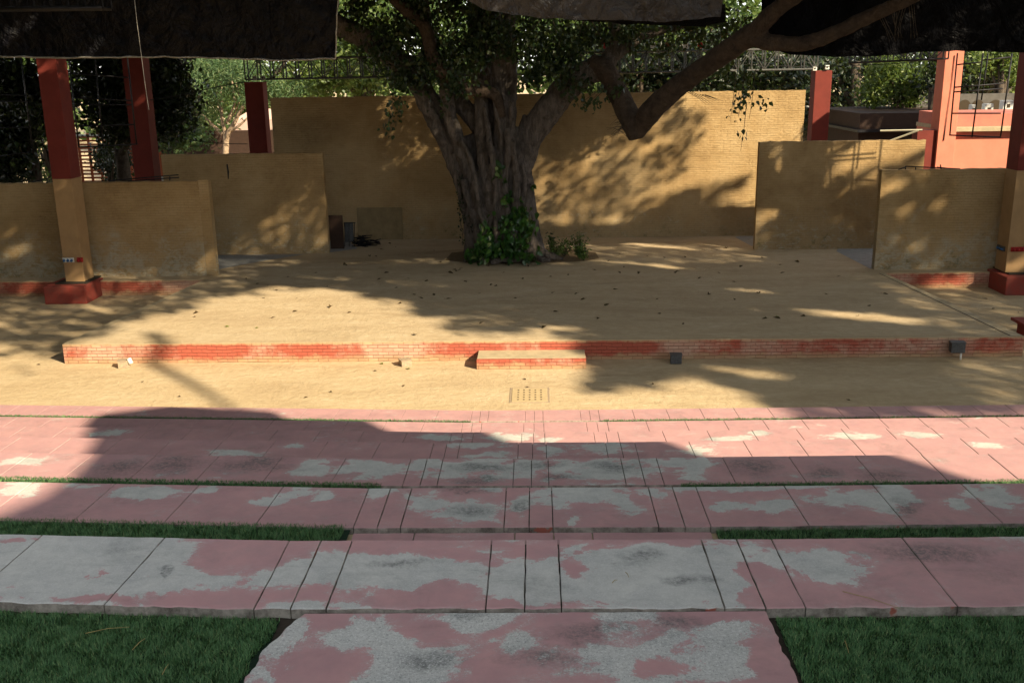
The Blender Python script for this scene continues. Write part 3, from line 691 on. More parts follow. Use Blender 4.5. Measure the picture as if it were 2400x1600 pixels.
# things stacked by the back wall
a, c_ = at(770, 505, 34.6), at(806, 572, 34.6)
t = thing('standing_board', (a.x, 34.7, SZ), 'dark brown board standing beside the middle left wing wall', 'board')
b = MB(); b.box(a.x, c_.x, 34.6, 34.66, SZ, a.z); b.build('panel', M['brown'], t, .01)
b = MB(); b.box(a.x, c_.x, 34.57, 34.60, a.z-.06, a.z); b.build('rail', M['brown'], t)
t = thing('folded_chairs', (at(822, 568, 35.2).x, 35.2, SZ), 'dark folded metal chair frame leaning by the back wall', 'chair')
a = at(808, 522, 35.2); c_ = at(836, 565, 35.2)
for dx in (0, .16, .34):
    b = MB(); b.bar((a.x+dx+.02, 35.1, a.z), (a.x+dx-.02, 35.05, SZ), .014); b.build('leg', M['grey_steel'] if dx == .16 else M['dark_steel'], t)
b = MB(); b.box(a.x-.02, a.x+.30, 35.14, 35.18, SZ+.15, a.z+.02); b.build('back_panel', M['box_dark'], t, .01)
b = MB(); b.bar((a.x-.02, 35.1, a.z), (a.x+.40, 35.1, a.z+.01), .016); b.build('top_rail', M['dark_steel'], t)
t = thing('heap_of_stakes', (at(858, 565, 35.1).x, 35.1, SZ), 'low dark heap of stakes beside the folded chair frame', 'heap')
b = MB()
for i in range(46):
    u = random.random(); x = at(832+u*50, 565, 35.1).x; z = SZ+.02+random.random()*.42*(1-abs(u-.45)); L_ = random.uniform(.2, .45)
    an = random.uniform(-.35, .35); b.bar((x-L_*.5, 35.1+random.uniform(-.2, .2), z), (x+L_*.5, 35.1+random.uniform(-.2, .2), z+an*L_*.6), .018, 5)
b.build('stakes', M['dark_steel'], t)

# ------------------------------------------------------------------ steel frames, trusses and wires
def truss(a, bb, hgt, dep, nb, label, mat, r=.028, zig=True):
    """box truss: four chords (parts), lattice as one part"""
    a, bb = Vector(a), Vector(bb); d = (bb-a); t = thing('lighting_truss', a, label, 'truss', 'steel lattice trusses')
    sd = Vector((-d.y, d.x, 0)).normalized()*dep; up = Vector((0, 0, hgt))
    for o_ in (Vector((0,0,0)), up, sd, sd+up):
        b = MB(); b.bar(a+o_, bb+o_, r, 6); b.build('chord', mat, t)
    b = MB()
    for i in range(nb+1):
        p = a+d*i/nb
        for o_ in (Vector((0,0,0)), sd): b.bar(p+o_, p+o_+up, r*.8, 5)
        b.bar(p, p+sd, r*.5, 5); b.bar(p+up, p+sd+up, r*.5, 5)
        if i < nb:
            q = a+d*(i+1)/nb
            for o_ in (Vector((0,0,0)), sd):
                if (i % 2) == 0: b.bar(p+o_, q+o_+up, r*.5, 5)
                else: b.bar(p+o_+up, q+o_, r*.5, 5)
    b.build('lattice', mat, t); return t
T0 = at(575, 187, 37.7); T1 = at(1915, 162, 37.7)
tr1 = truss(T0, T1, .72, .45, 44, 'long dark lattice truss behind the fig tree between the two short columns', M['grey_steel'], .036)
for (x, y, m_) in [(1530,107,'white'),(1565,107,'red_plastic'),(1607,108,'white'),(1641,107,'red_plastic'),(1420,108,'red_plastic')]:
    p = at(x, y, 37.62); b = MB(); b.box(p.x-.09, p.x+.09, p.y-.03, p.y-.01, p.z-.10, p.z+.10); b.build('tag_plate', M[m_], tr1)
# junction boxes at the truss ends (hold the truss down on the columns)
for i, (x, y) in enumerate([(597,187),(617,187),(1909,165),(1938,162)]):
    p = at(x, y, 37.48); t = thing('clamp', p, ['pale clamp on the left short column, outer one','pale clamp on the left short column, inner one','grey clamp on top of the right short column','white clamp with a dark spot on top of the right short column'][i], 'clamp', 'clamps holding the truss ends')
    b = MB(); b.box(p.x-.07, p.x+.07, p.y-.06, p.y+.06, p.z-.02, p.z+.13); b.build('body', M['white' if i > 1 else 'concrete'], t, .012)
    b = MB(); b.tube([(p.x, p.y-.061, p.z+.06), (p.x, p.y-.075, p.z+.06)], [.028, .028], 8); b.build('bolt', M['dark_steel'], t)
truss(at(1990, 148, 36), at(2210, 138, 33.5), .45, .35, 7, 'dark truss running from the short right column towards the sunlit column', M['dark_steel'], .03)
truss(at(-120, 22, 22), at(240, 18, 22), .6, .45, 9, 'black truss in front of the left tarpaulin at the top left corner', M['dark_steel'], .045)
def hangframe(pix, Y, label, r=.022):
    """tubular frame: list of pixel segments in the plane at Y"""
    x, y = pix[0][:2]; t = thing('pipe_frame', at(x, y, Y), label, 'pipe frame', 'black pipe frames hanging by the columns')
    for (xa, ya, xb, yb) in pix: b = MB(); b.bar(at(xa, ya, Y), at(xb, yb, Y), r, 6); b.build('pipe', M['dark_steel'], t)
hangframe([(160,130,185,345),(298,130,320,338),(222,130,242,348),(160,172,300,182),(175,230,308,236),(178,245,310,246),(180,296,316,292),(185,345,322,338)], 31.0, 'black pipe frame between the two left columns')
hangframe([(48,130,78,360),(0,222,62,224),(0,238,64,238),(0,300,72,298),(0,366,80,356)], 31.5, 'black pipe frame left of the front left column')
hangframe([(2244,125,2226,318),(2304,125,2278,322),(2372,125,2345,320),(2316,125,2300,235),(2244,152,2300,146),(2300,142,2370,134),(2238,205,2350,196),(2236,216,2350,208),(2232,266,2345,266),(2226,317,2345,322)], 31.2, 'black pipe frame in front of the sunlit salmon column')
# loose frames lying along the wall tops
def topframe(segs, Y, label, r=.018):
    t = thing('loose_frame', at(segs[0][0], segs[0][1], Y), label, 'pipe frame', 'loose pipe frames on wall tops')
    for (xa, ya, xb, yb) in segs: b = MB(); b.bar(at(xa, ya, Y), at(xb, yb, Y), r, 6); b.build('pipe', M['dark_steel'], t)
topframe([(255,424,418,410),(300,425,420,416),(398,414,398,423),(75,428,118,416),(78,425,78,436),(110,418,110,434)], 30.15, 'bundle of black pipes on top of the front left wing wall')
topframe([(2122,390,2250,396),(2122,390,2122,398),(2146,391,2146,399),(2196,392,2262,399),(2204,386,2206,397),(2105,398,2124,391)], 30.1, 'bent black frame on top of the front right wing wall')
t = thing('loose_frame', at(2070, 307, 33.7), 'two pale bars meeting at a point above the middle right wing wall', 'pipe frame', 'loose pipe frames on wall tops')
for s_ in [(2063, 307, 2162, 305), (2078, 333, 2152, 306)]:
    b = MB(); b.bar(at(s_[0], s_[1], 33.9), at(s_[2], s_[3], 33.5), .03, 4); b.build('bar', M['cream_board'], t)
def wire(pts, r, mat, label):
    b = MB(); b.tube([at(*p) for p in pts], [r]*len(pts), 5); tag(b.build('wire', M[mat]), label, 'wire', 'wires across the top')
wire([(313,-20,20),(322,60,20),(331,128,20),(339,190,20.1),(349,258,20.2)], .005, 'rope', 'thin white cord hanging down in front of the left tarpaulin')
wire([(352,235,34),(430,222,35),(500,206,36),(575,192,37.4)], .016, 'cable', 'black cable sagging from the short left column to the left')
wire([(355,302,40),(430,325,40),(500,336,40),(580,338,38)], .014, 'cable', 'lower black cable behind the middle left wing wall')
wire([(1690,150,37.4),(1900,158,37.3),(2100,150,35),(2210,136,33)], .012, 'cable', 'cables drooping along the right part of the truss')

# ------------------------------------------------------------------ tarpaulins
def tarp(name, edge_bot, edge_top, mat, label, hem=True, amp=.10, nx=90, ny=26, seed=0, side_hem=False, th=0):
    """edge_bot / edge_top: two lists of world points; sheet hangs between with real folds"""
    t = thing(name, edge_bot[0], label, 'tarpaulin', 'tarpaulins hung over the stage edge')
    def poly(E, u):
        k = u*(len(E)-1); i = min(int(k), len(E)-2); return E[i].lerp(E[i+1], k-i)
    b = MB(); vs_ = []
    for j in range(ny+1):
        for i in range(nx+1):
            u = i/nx; v = j/ny; p = poly(edge_bot, u).lerp(poly(edge_top, u), v)
            a_ = amp*(nz((p.x*1.1, p.z*.7, seed), 1)+.9*abs(nz((p.x*2.3+v*2, p.z*1.9-p.x*.8, seed+3), 1))+.5*abs(nz((p.x*5+p.z*2, p.z*4, seed+7), 1)))
            vs_.append((p.x, p.y+a_, p.z+(.03*nz((p.x*2.5, seed, 1), 1) if j == 0 else 0)))
    b.add(vs_, [(j*(nx+1)+i, j*(nx+1)+i+1, (j+1)*(nx+1)+i+1, (j+1)*(nx+1)+i) for j in range(ny) for i in range(nx)], 0, True)
    b.build('sheet', mat, t)
    if hem:
        h = MB(); h.tube([vs_[i] for i in range(nx+1)], [.022+.012*abs(nz((i*.9, 0, 0), 1)) for i in range(nx+1)], 6); h.build('hem', M['hem'], t)
    if side_hem:
        h = MB(); h.tube([vs_[j*(nx+1)+nx] for j in range(ny+1)], [.02]*(ny+1), 6); h.build('side_hem', M['hem'], t)
    return t
PX = lambda L_, Y: [at(x, y, Y) for x, y in L_]
tarp('tarpaulin', PX([(-160,120),(0,133),(150,136),(300,134),(430,134),(540,137),(660,142),(786,137)], 26), PX([(-160,-200),(300,-200),(796,-200)], 25), M['tarp'], 'wide black tarpaulin with a pale hem at the top left', True, .16, 130, 34, 3, True)
tarp('tarpaulin', PX([(1060,-20),(1130,22),(1240,40),(1350,47),(1450,48),(1560,52),(1690,40)], 25), PX([(1040,-150),(1400,-160),(1720,-160)], 24), M['tarp_grey'], 'grey creased tarpaulin at the top centre above the fig tree', False, .14, 90, 20, 9)
tarp('tarpaulin', PX([(1300,44),(1450,56),(1560,60),(1650,63),(1700,50)], 25.6), PX([(1300,20),(1500,20),(1700,10)], 25.2), M['tarp_dark'], 'black underside of the central tarpaulin, a thin band below the grey one', False, .03, 40, 6, 5)
tarp('tarpaulin', PX([(1785,108),(1850,128),(1960,134),(2060,132),(2160,122),(2260,120),(2420,124),(2560,122)], 28.3), PX([(1785,-90),(2100,-90),(2560,-90)], 27.9), M['tarp_dark'], 'black shade cloth filling the top right corner', False, .10, 90, 26, 12)

# unseen cloths added overhead to throw the seating shadow and darken the stage
ZC = 9.5
def sail(pts, label, th=.02, z=ZC):
    b = MB(); b.prism(pts, z, z+th); tag(b.build('added_shade_sail', M['tarp']), label, 'shade sail', 'unseen shade cloths put in to block light')
sail([(3.0, -4.6), (3.1, -1.3), (4.0, .3), (4.1, 1.7), (3.95, 3.4), (3.65, 5.1), (3.4, 6.7), (3.45, 8.1), (4.6, 8.6), (6.8, 8.2), (9.3, 5.4), (12.6, 1.4), (19.5, -4.6)], 'unseen shade sail shaped to throw the big shadow on the seating')

sail([(-34, 6), (-6, 6), (-5, 11.5), (-7, 13.5), (-7, 21), (-34, 21)], 'unseen cloth added left of the seating to darken the left walls', z=9.6)
sail([(25, 6), (42, 6), (42, 36), (26, 36)], 'unseen cloth added beyond the right walls to block the sky', z=9.6)
sail([(-3.4, 24.4), (-3.2, 20.3), (.8, 20.4), (1.2, 29.4), (-1, 34), (-8, 36), (-8, 24.4)], 'unseen cloth added above the left wing walls to shade them', z=9.7)
sail([(4.5, 21.8), (8.2, 22.6), (12.0, 22.8), (11.8, 26.2), (5.0, 29.6), (4.0, 26)], 'unseen cloth added above the middle of the stage to shade it', z=9.8)
sail([(1.5, 31.6), (8.5, 29.7), (10.6, 31), (10.4, 42), (-8, 42), (-8, 36.1), (-1, 34.1)], 'unseen cloth added above the back wall to block sky light', z=9.75)
sail([(-32, 29), (-8.05, 29), (-8.05, 42.05), (-4, 42.05), (-4, 48), (-32, 48)], 'unseen cloth added far behind the left columns to darken the trees', z=9.9)
sail([(11.5, 16.3), (15.5, 13.2), (16.2, 14.8), (12.5, 18.6)], 'small unseen cloth added above the front of the stage to block sun', z=9.8)
# ------------------------------------------------------------------ leaf tools
def leaves(P, size, asp=.72, droop=.5, seed=1, flat=.5, fold=.12):
    """P (n,3) centres -> verts, quads; leaf = pointed rhomb, slightly folded, hanging"""
    r = np.random.default_rng(seed); N = len(P); s = size*r.uniform(.65, 1.25, N)
    th = r.uniform(0, 2*np.pi, N); ph = r.normal(-droop, flat, N)
    d = np.stack([np.cos(th)*np.cos(ph), np.sin(th)*np.cos(ph), np.sin(ph)], 1)
    q = r.normal(0, 1, (N, 3)); sd = np.cross(d, q); sd /= np.linalg.norm(sd, axis=1)[:, None]+1e-9
    nrm = np.cross(d, sd)
    V = np.zeros((N, 6, 3)); S_ = s[:, None]
    V[:, 0] = P-d*S_*.5
    V[:, 1] = P-d*S_*.22+sd*S_*asp*.48+nrm*S_*fold
    V[:, 2] = P+d*S_*.15+sd*S_*asp*.33+nrm*S_*fold
    V[:, 3] = P+d*S_*.55
    V[:, 4] = P+d*S_*.15-sd*S_*asp*.33+nrm*S_*fold
    V[:, 5] = P-d*S_*.22-sd*S_*asp*.48+nrm*S_*fold
    b = np.arange(N)[:, None]*6
    I = np.concatenate([b+np.array([0, 1, 2, 3]), b+np.array([0, 3, 4, 5])], 1).ravel()
    return V.reshape(-1, 3), I
def blob_pts(blobs, seed=2, shell=.55, clump=9, cr=.16):
    """blobs: (x,y,z,rx,ry,rz,n). leaves gathered in twig clumps near the surface"""
    r = np.random.default_rng(seed); out = []
    for (x, y, z, rx, ry, rz, n) in blobs:
        nc = max(1, int(n/clump)); d = r.normal(0, 1, (nc, 3)); d /= np.linalg.norm(d, axis=1)[:, None]
        rad = (shell+(1-shell)*r.random(nc))[:, None]*(1+.22*np.sin(d[:, :1]*6+x)+.15*np.cos(d[:, 2:]*9+y))
        c = d*rad*np.array([rx, ry, rz])+np.array([x, y, z])
        p = np.repeat(c, clump, 0)+r.normal(0, 1, (nc*clump, 3))*cr*np.array([1, 1, .8]); out.append(p)
    return np.concatenate(out)

# ------------------------------------------------------------------ the fig tree
fig = thing('fig_tree', (-1.0, 32.8, SZ), 'massive multi-stemmed fig tree growing through the stage', 'tree')
bt = MB()
TY = 32.7
def pxtube(pts, rad, n=12, mb=bt):
    P = [at(*p) for p in pts]
    # smooth with Catmull-Rom
    Q = []; Rr = []
    for i in range(len(P)-1):
        p0, p1, p2, p3 = P[max(i-1, 0)], P[i], P[i+1], P[min(i+2, len(P)-1)]
        for k in range(5):
            u = k/5; Q.append(.5*((2*p1)+(p2-p0)*u+(2*p0-5*p1+4*p2-p3)*u*u+(3*p1-p0-3*p2+p3)*u**3)); Rr.append(rad[i]+(rad[i+1]-rad[i])*u)
    Q.append(P[-1]); Rr.append(rad[-1])
    Rr = [r*(1+.10*nz(q, 2.3)) for r, q in zip(Rr, Q)]
    mb.tube(Q, Rr, n)
# fused stems (photo pixel, distance)
pxtube([(1128,612,32.2),(1112,540,32.2),(1095,460,32.3),(1066,380,32.4),(1033,310,32.5),(1000,250,32.5),(975,200,32.4)], [.40,.34,.31,.28,.27,.25,.2])
pxtube([(1140,612,31.8),(1132,540,31.9),(1118,460,32.0),(1096,390,32.1),(1070,320,32.1),(1050,250,32.2),(1040,170,32.2)], [.38,.30,.26,.24,.23,.22,.18])
pxtube([(1160,612,31.7),(1154,520,31.8),(1146,450,31.8),(1136,380,31.9),(1128,300,31.9),(1130,220,32)], [.34,.28,.24,.24,.22,.2])
pxtube([(1185,612,31.6),(1180,520,31.7),(1176,440,31.7),(1172,360,31.8),(1176,290,31.8),(1172,210,32),(1165,110,32),(1160,0,32),(1160,-160,32)], [.34,.3,.26,.25,.24,.24,.22,.2,.16])
pxtube([(1205,612,31.7),(1204,520,31.8),(1200,440,31.8),(1196,360,31.9),(1196,300,31.9),(1198,220,32),(1196,120,32.2),(1192,0,32.2),(1190,-170,32.3)], [.36,.28,.23,.21,.2,.2,.2,.19,.15])
pxtube([(1232,612,31.8),(1228,540,31.9),(1222,470,31.9),(1214,400,32),(1212,340,32),(1240,275,32.1)], [.36,.26,.2,.18,.18,.2])
pxtube([(1252,612,32.0),(1244,540,32.1),(1236,470,32.1),(1232,410,32.2),(1228,360,32.2)], [.32,.2,.15,.14,.16])
pxtube([(1290,608,31.9),(1262,580,32.0),(1250,520,32.2),(1244,460,32.3),(1240,400,32.4)], [.12,.2,.17,.14,.12])
pxtube([(1180,612,32.9),(1180,500,33.0),(1172,400,33.0),(1168,330,33.0)], [1.05,.95,.95,.85], 20)
pxtube([(1120,605,32.9),(1130,500,32.9),(1120,400,32.9),(1090,320,32.9)], [.5,.55,.6,.55], 14)
pxtube([(1172,340,32.7),(1150,260,32.7),(1130,180,32.8),(1120,60,32.8),(1110,-80,32.8)], [.6,.45,.34,.3,.25], 14)
for (xa, ya, xb, yb, ra, Y) in [(1150,612,1110,400,.11,31.5),(1172,612,1150,330,.10,31.4),(1195,612,1186,300,.09,31.38),(1216,612,1205,330,.10,31.4),(1240,600,1222,380,.09,31.7),(1130,605,1088,420,.12,31.75),(1112,590,1062,360,.12,32.1),(1205,560,1200,240,.07,31.45),(1160,520,1140,250,.09,31.6),(1185,450,1160,230,.08,31.5),(1225,500,1214,360,.07,31.75),(1140,480,1082,330,.09,31.8)]:
    pxtube([(xa+(xb-xa)*u+4*math.sin(u*7+xa), ya+(yb-ya)*u, Y+.06*math.sin(u*9+ya)) for u in (0, .2, .4, .6, .8, 1)], [ra*1.3, ra, ra*.9, ra*.95, ra*.85, ra*.8], 9)
# roots
for pts in ([(1262,592,31.9),(1290,604,31.7),(1312,606,31.6)], [(1250,598,31.6),(1272,608,31.2),(1290,610,31.1)], [(1125,600,31.9),(1105,608,31.7),(1085,611,31.6)], [(1170,603,31.5),(1165,612,31.2),(1150,615,31.1)], [(1275,596,32.2),(1300,600,32.1),(1320,607,32)]):
    pxtube(pts, [.16, .10, .05], 8)
# right limb and joint
pxtube([(1212,420,32.3),(1234,340,32.2),(1262,290,32.1),(1300,240,32.0),(1335,200,31.9),(1372,172,31.8),(1412,160,31.7)], [.35,.42,.44,.42,.40,.38,.36], 14)
pxtube([(1412,160,31.7),(1470,110,32),(1530,78,32.4),(1600,60,32.8),(1700,20,33)], [.26,.16,.13,.10,.06], 10)
pxtube([(1412,160,31.7),(1440,90,31.9),(1450,0,32),(1460,-120,32)], [.22,.14,.12,.1], 10)
# left limbs
pxtube([(1050,330,32.8),(1000,225,32.8),(940,150,32.6),(872,100,32.3),(800,62,32),(720,20,31.8),(640,-30,31.5),(520,-110,31)], [.34,.36,.35,.33,.31,.27,.22,.16], 14)
pxtube([(1150,330,32.5),(1050,200,32.9),(1010,100,33),(990,0,33.1),(980,-150,33.2)], [.3,.28,.22,.2,.15], 12)
me_raw = bt.build('trunk', M['bark'], fig)
rm = me_raw.modifiers.new('fuse', 'REMESH'); rm.mode = 'VOXEL'; rm.voxel_size = .036; rm.use_smooth_shade = True
sm_ = me_raw.modifiers.new('soft', 'SMOOTH'); sm_.iterations = 1; sm_.factor = .5
tx_ = bpy.data.textures.new('bark_lumps', 'CLOUDS'); tx_.noise_scale = .34; tx_.noise_depth = 3
dm_ = me_raw.modifiers.new('lumps', 'DISPLACE'); dm_.texture = tx_; dm_.strength = .15; dm_.mid_level = .5
# limbs with warmer bark
def limb(chains, mat='bark_limb', name='limb'):
    mb = MB()
    for pts, rad in chains: pxtube(pts, rad, 14, mb)
    o = mb.build(name, M[mat], fig)
    r_ = o.modifiers.new('fuse', 'REMESH'); r_.mode = 'VOXEL'; r_.voxel_size = .04; r_.use_smooth_shade = True
    s2 = o.modifiers.new('soft', 'SMOOTH'); s2.iterations = 3
    d2 = o.modifiers.new('lumps', 'DISPLACE'); d2.texture = tx_; d2.strength = .09; d2.mid_level = .5
    return o
limb([([(1176,275,31.55),(1160,222,31.45),(1106,211,31.3),(1058,184,31.2),(1022,150,31.1),(1006,102,31.1),(992,60,31.1),(935,10,31.1),(880,-60,31)], [.15,.18,.18,.20,.20,.20,.19,.18,.15])])
limb([([(1385,150,31.7),(1418,165,31.5),(1442,205,31.3),(1463,250,31.1),(1480,288,30.9),(1492,326,30.8)], [.30,.34,.31,.32,.34,.24]),
      ([(1494,318,30.8),(1520,268,30.4),(1560,228,30.0),(1610,188,29.5),(1668,146,28.9),(1730,102,28.3),(1775,74,27.9)], [.20,.34,.31,.29,.29,.30,.30]),
      ([(1768,78,27.9),(1812,30,27.5),(1858,-5,27.2),(1950,-70,26.8)], [.25,.22,.20,.17]),
      ([(1765,90,27.9),(1800,99,27.7),(1872,103,27.4),(1945,84,27.0),(2030,42,26.6),(2115,4,26.2),(2230,-50,25.8)], [.22,.22,.20,.20,.19,.17,.14])])
# twigs at the stub and thin hanging twigs
tw = MB()
for i in range(26):
    a = at(1465+random.uniform(-8, 8), 285+random.uniform(-15, 40), 30.75); d = Vector((-random.uniform(.3, 1), random.uniform(-.3, .2), random.uniform(-.7, .4)))*random.uniform(.3, .75)
    tw.tube([a, a+d*.5+Vector((0,0,.05)), a+d], [.009, .006, .003], 4)
for (x, y, Y, dx, dy) in [(1610,215,29.5,45,30),(1640,222,29.2,38,15),(2090,30,26.3,10,60),(2110,20,26.2,-14,75),(2060,40,26.5,25,60),(2130,10,26.1,5,80),(1400,215,31.6,-40,35)]:
    for k in range(3):
        p0 = at(x+k*6, y, Y); p1 = at(x+k*6+dx*.5+random.uniform(-6, 6), y+dy*.5, Y); p2 = at(x+dx+k*8, y+dy, Y); tw.tube([p0, p1, p2], [.010, .007, .003], 4)
tw.build('twigs', M['bark_dark'], fig)
# visible foliage
fb = []
def fblob(x, y, Y, rx, rz, n, ry=.8):
    p = at(x, y, Y); fb.append((p.x, p.y, p.z, rx, ry, rz, int(n*.66) if n > 100 else n))
for a_ in [(960,60,31.5,.9,.8,800),(1010,150,31.4,.9,.8,900),(940,185,31.6,.6,.45,400),(900,120,31.8,.8,.7,600),(1080,120,31.2,1.0,.8,1000),(1075,190,31.0,.6,.5,420),(1150,90,31.2,.9,.8,800),(1230,110,31.2,.9,.7,800),
           (1290,150,31.3,.9,.6,800),(1330,110,31.3,.8,.6,650),(1250,180,31.1,.6,.4,380),(1350,200,31.2,.5,.35,260),(1400,80,31.6,.9,.5,500),(1480,90,31.9,.8,.45,420),(1560,110,32.4,.7,.4,250),(1620,60,32.6,1.0,.6,380),
           (1720,60,32.6,.8,.7,420),(830,50,32,.8,.7,450),(860,0,32,1,.7,500),(1100,10,31.5,1.2,.7,900),(1000,10,31.3,1,.6,700),(1440,215,31.2,.3,.3,90),(1200,60,32.6,1.6,.9,900),(1350,60,33,1.6,.8,800),(1500,60,33.2,1.6,.7,600),(1660,100,33,1.0,.5,260),(920,100,33.2,1.4,1.0,700),(1740,180,31.5,.6,.28,160),(1690,165,31.5,.35,.25,80),
           (930,260,31.3,.32,.30,70),(915,300,31.2,.14,.16,26),(1035,255,30.9,.25,.25,26),(1385,240,31.0,.30,.12,36),(1345,235,31,.2,.2,30),(1745,235,30.9,.34,.20,60),(1715,262,30.9,.2,.14,20),(1780,245,30.9,.18,.15,16),(1738,320,30.9,.18,.05,9),(1508,300,30.5,.04,.05,3)]:
    fblob(*a_)
P = blob_pts(fb, 5, .35, 7, .13)
V, I = leaves(P, .145, .82, .8, 6, .5); npmesh('crown', V, 4, I, M['leaf_fig'], fig)
for (x, y, Y, n) in [(1745,160,30.9,1),(1725,170,30.9,1),(1770,165,30.9,1),(925,190,31.3,1),(1750,240,30.9,1)]:
    p0 = at(x, y, Y); p1 = at(x-6, y+60, Y); p2 = at(x-14, y+115 if x > 1700 else y+105, Y); tw = MB(); tw.tube([p0, p1, p2], [.012, .008, .004], 4); tw.build('hanging_twig', M['bark_dark'], fig)
for i in range(24):
    x = random.uniform(930, 1420); y = random.uniform(0, 130); p0 = at(x, y, 31.6); p1 = at(x+random.uniform(-50, 50), y+random.uniform(20, 80), 31.2); tw = MB(); tw.tube([p0, (p0+p1)/2+Vector((0,0,.08)), p1], [.018, .013, .006], 5); tw.build('hanging_twig', M['bark_dark'], fig)

# planting pit round the trunk
pit = [(-3.0+0, 32.2), (-2.2, 31.75), (-1.0, 31.55), (.4, 31.62), (1.5, 31.75), (2.05, 32.25), (2.0, 33.4), (.8, 34.3), (-1.5, 34.4), (-2.9, 33.6)]
b = MB(); b.add([(x, y, SZ+.006) for x, y in pit], [tuple(range(len(pit)))]); tag(b.build('planting_pit', M['planter_soil']), kind='structure')
# creeper on the trunk
vine = thing('climbing_vine', (-.9, 31.3, SZ), 'bright green broad-leaved creeper on the foot of the fig trunk', 'creeper')
r_ = np.random.default_rng(3); pv = []
for (x, y, w_, h_, n, Y) in [(1195,580,40,28,170,31.1),(1215,520,34,38,170,31.15),(1150,585,30,26,90,31.15),(1175,520,20,20,26,31.3),(1190,470,16,20,30,31.35),(1168,400,16,22,34,31.4),(1178,430,12,14,14,31.4),(1235,600,26,14,40,31.1),(1240,545,14,30,30,31.4),(1140,560,22,40,70,31.3),(1120,590,22,22,50,31.3),(1225,478,8,20,12,31.6),(1108,600,16,10,24,31.4),(1250,440,4,12,4,31.9)]:
    for k in range(n):
        p = at(x+r_.normal(0, w_*.5), y+r_.normal(0, h_*.5), Y+r_.uniform(-.12, .2)); p.z = max(p.z, SZ+.03); pv.append(tuple(p))
V, I = leaves(np.array(pv), .21, .75, .9, 8, .35, .08); npmesh('foliage', V, 4, I, M['leaf_pothos'], vine)
b = MB()
for (xs_, ys_) in [((1180,1176,1182,1170),(612,540,470,385)),((1210,1216,1228,1236),(612,560,500,445))]:
    b.tube([at(x, y, 31.45) for x, y in zip(xs_, ys_)], [.02, .018, .015, .01], 6)
b.build('stem', M['bark_dark'], vine)
vine2 = thing('hanging_creeper', at(1088, 430, 31.9), 'thin dark creeper strands hanging down the left side of the fig trunk', 'creeper')
pv = []; b = MB()
for (x0, y0, x1, y1, n) in [(1072,440,1086,575,60),(1080,450,1090,520,45),(1098,500,1108,560,26),(1076,400,1084,470,22)]:
    pts = [at(x0+(x1-x0)*u+2*math.sin(u*9), y0+(y1-y0)*u, 31.9) for u in (0, .25, .5, .75, 1)]; b.tube(pts, [.008]*5, 4)
    for k in range(n): u = r_.random(); p = at(x0+(x1-x0)*u+r_.normal(0, 3), y0+(y1-y0)*u, 31.9+r_.uniform(-.1, .1)); pv.append(tuple(p))
b.build('stem', M['bark_dark'], vine2); V, I = leaves(np.array(pv), .085, .6, 1.0, 4, .4); npmesh('foliage', V, 4, I, M['leaf_dark'], vine2)
# little shrubs in the pit
def shrub(x, y, Y, h, w_, n, label, mat='leaf_bush', sz=.07, seed=1):
    base = at(x, y, Y); base.z = SZ; t = thing('small_shrub', base, label, 'shrub', 'small shrubs beside the fig trunk')
    r_ = np.random.default_rng(seed); b = MB(); pv = []
    for k in range(max(3, int(n/22))):
        a = r_.uniform(0, 6.28); d = r_.uniform(.1, 1)*w_; tip = base+Vector((math.cos(a)*d, math.sin(a)*d*.6, h*r_.uniform(.55, 1)))
        mid = base.lerp(tip, .5)+Vector((0, 0, h*.08)); b.tube([base, mid, tip], [.010, .007, .003], 5)
        for q in range(22): u = r_.uniform(.25, 1.05); p = base.lerp(tip, u); pv.append((p.x+r_.normal(0, .05), p.y+r_.normal(0, .05), max(p.z+r_.normal(0, .04), SZ+.02)))
    b.build('stem', M['bark_dark'], t); V, I = leaves(np.array(pv), sz, .6, .1, seed, .5); npmesh('foliage', V, 4, I, M[mat], t)
shrub(1300, 585, 32.2, .70, .55, 520, 'loose green shrub close to the right side of the fig trunk', seed=4)
shrub(1355, 575, 32.4, .85, .34, 420, 'taller leafy shrub at the right end of the planting pit', seed=5)
shrub(1368, 600, 31.9, .5, .42, 420, 'low shrub spilling over the right rim of the planting pit', seed=6)
shrub(1322, 590, 32.6, .55, .45, 300, 'small shrub in the middle of the planting pit', seed=8)
shrub(1292, 560, 32.8, .85, .10, 40, 'single tall dark sprig beside the fig trunk', 'leaf_dark', .12, 9)
shrub(1112, 606, 31.7, .25, .35, 90, 'low dark plants at the left foot of the fig trunk', 'leaf_dark', .08, 10)

# ------------------------------------------------------------------ unseen canopy, its leaf cover shaped to throw the dappled shade
def canopy_keep(px, py):
    """density of the leaf cover seen from the sun, on the plane z = ZC"""
    bx = np.array([-30, -6, .5, 1.3, 2.5, 3.7, 6.4, 8.7, 10.7, 12.6, 14.3, 15.5, 17.1, 18, 19, 22, 60])
    by = np.array([12.5, 10.6, 12.7, 15.2, 17.1, 18.2, 17.5, 14.7, 12.8, 12.1, 10.1, 8.9, 8.2, 7.6, 6.1, 4, 2])
    return py - np.interp(px, bx, by)
def fnoise(x, y, s, sd):
    r = np.random.default_rng(sd); v = 0
    for o_ in range(5):
        a = r.uniform(0, 6.28, 3); k = s*1.8**o_; ph = r.uniform(0, 6.28, 3)
        v = v+sum(np.sin(k*(x*np.cos(q)+y*np.sin(q))+p_) for q, p_ in zip(a, ph))/(1.55**o_)
    return v/3.2
N = 190000
px = RNG.uniform(-16, 40, N); py = RNG.uniform(4, 46, N)
e = canopy_keep(px, py); nn = fnoise(px, py, 1.5, 4)
dens = np.clip((e+nn*1.3+.2)/1.2, 0, 1)
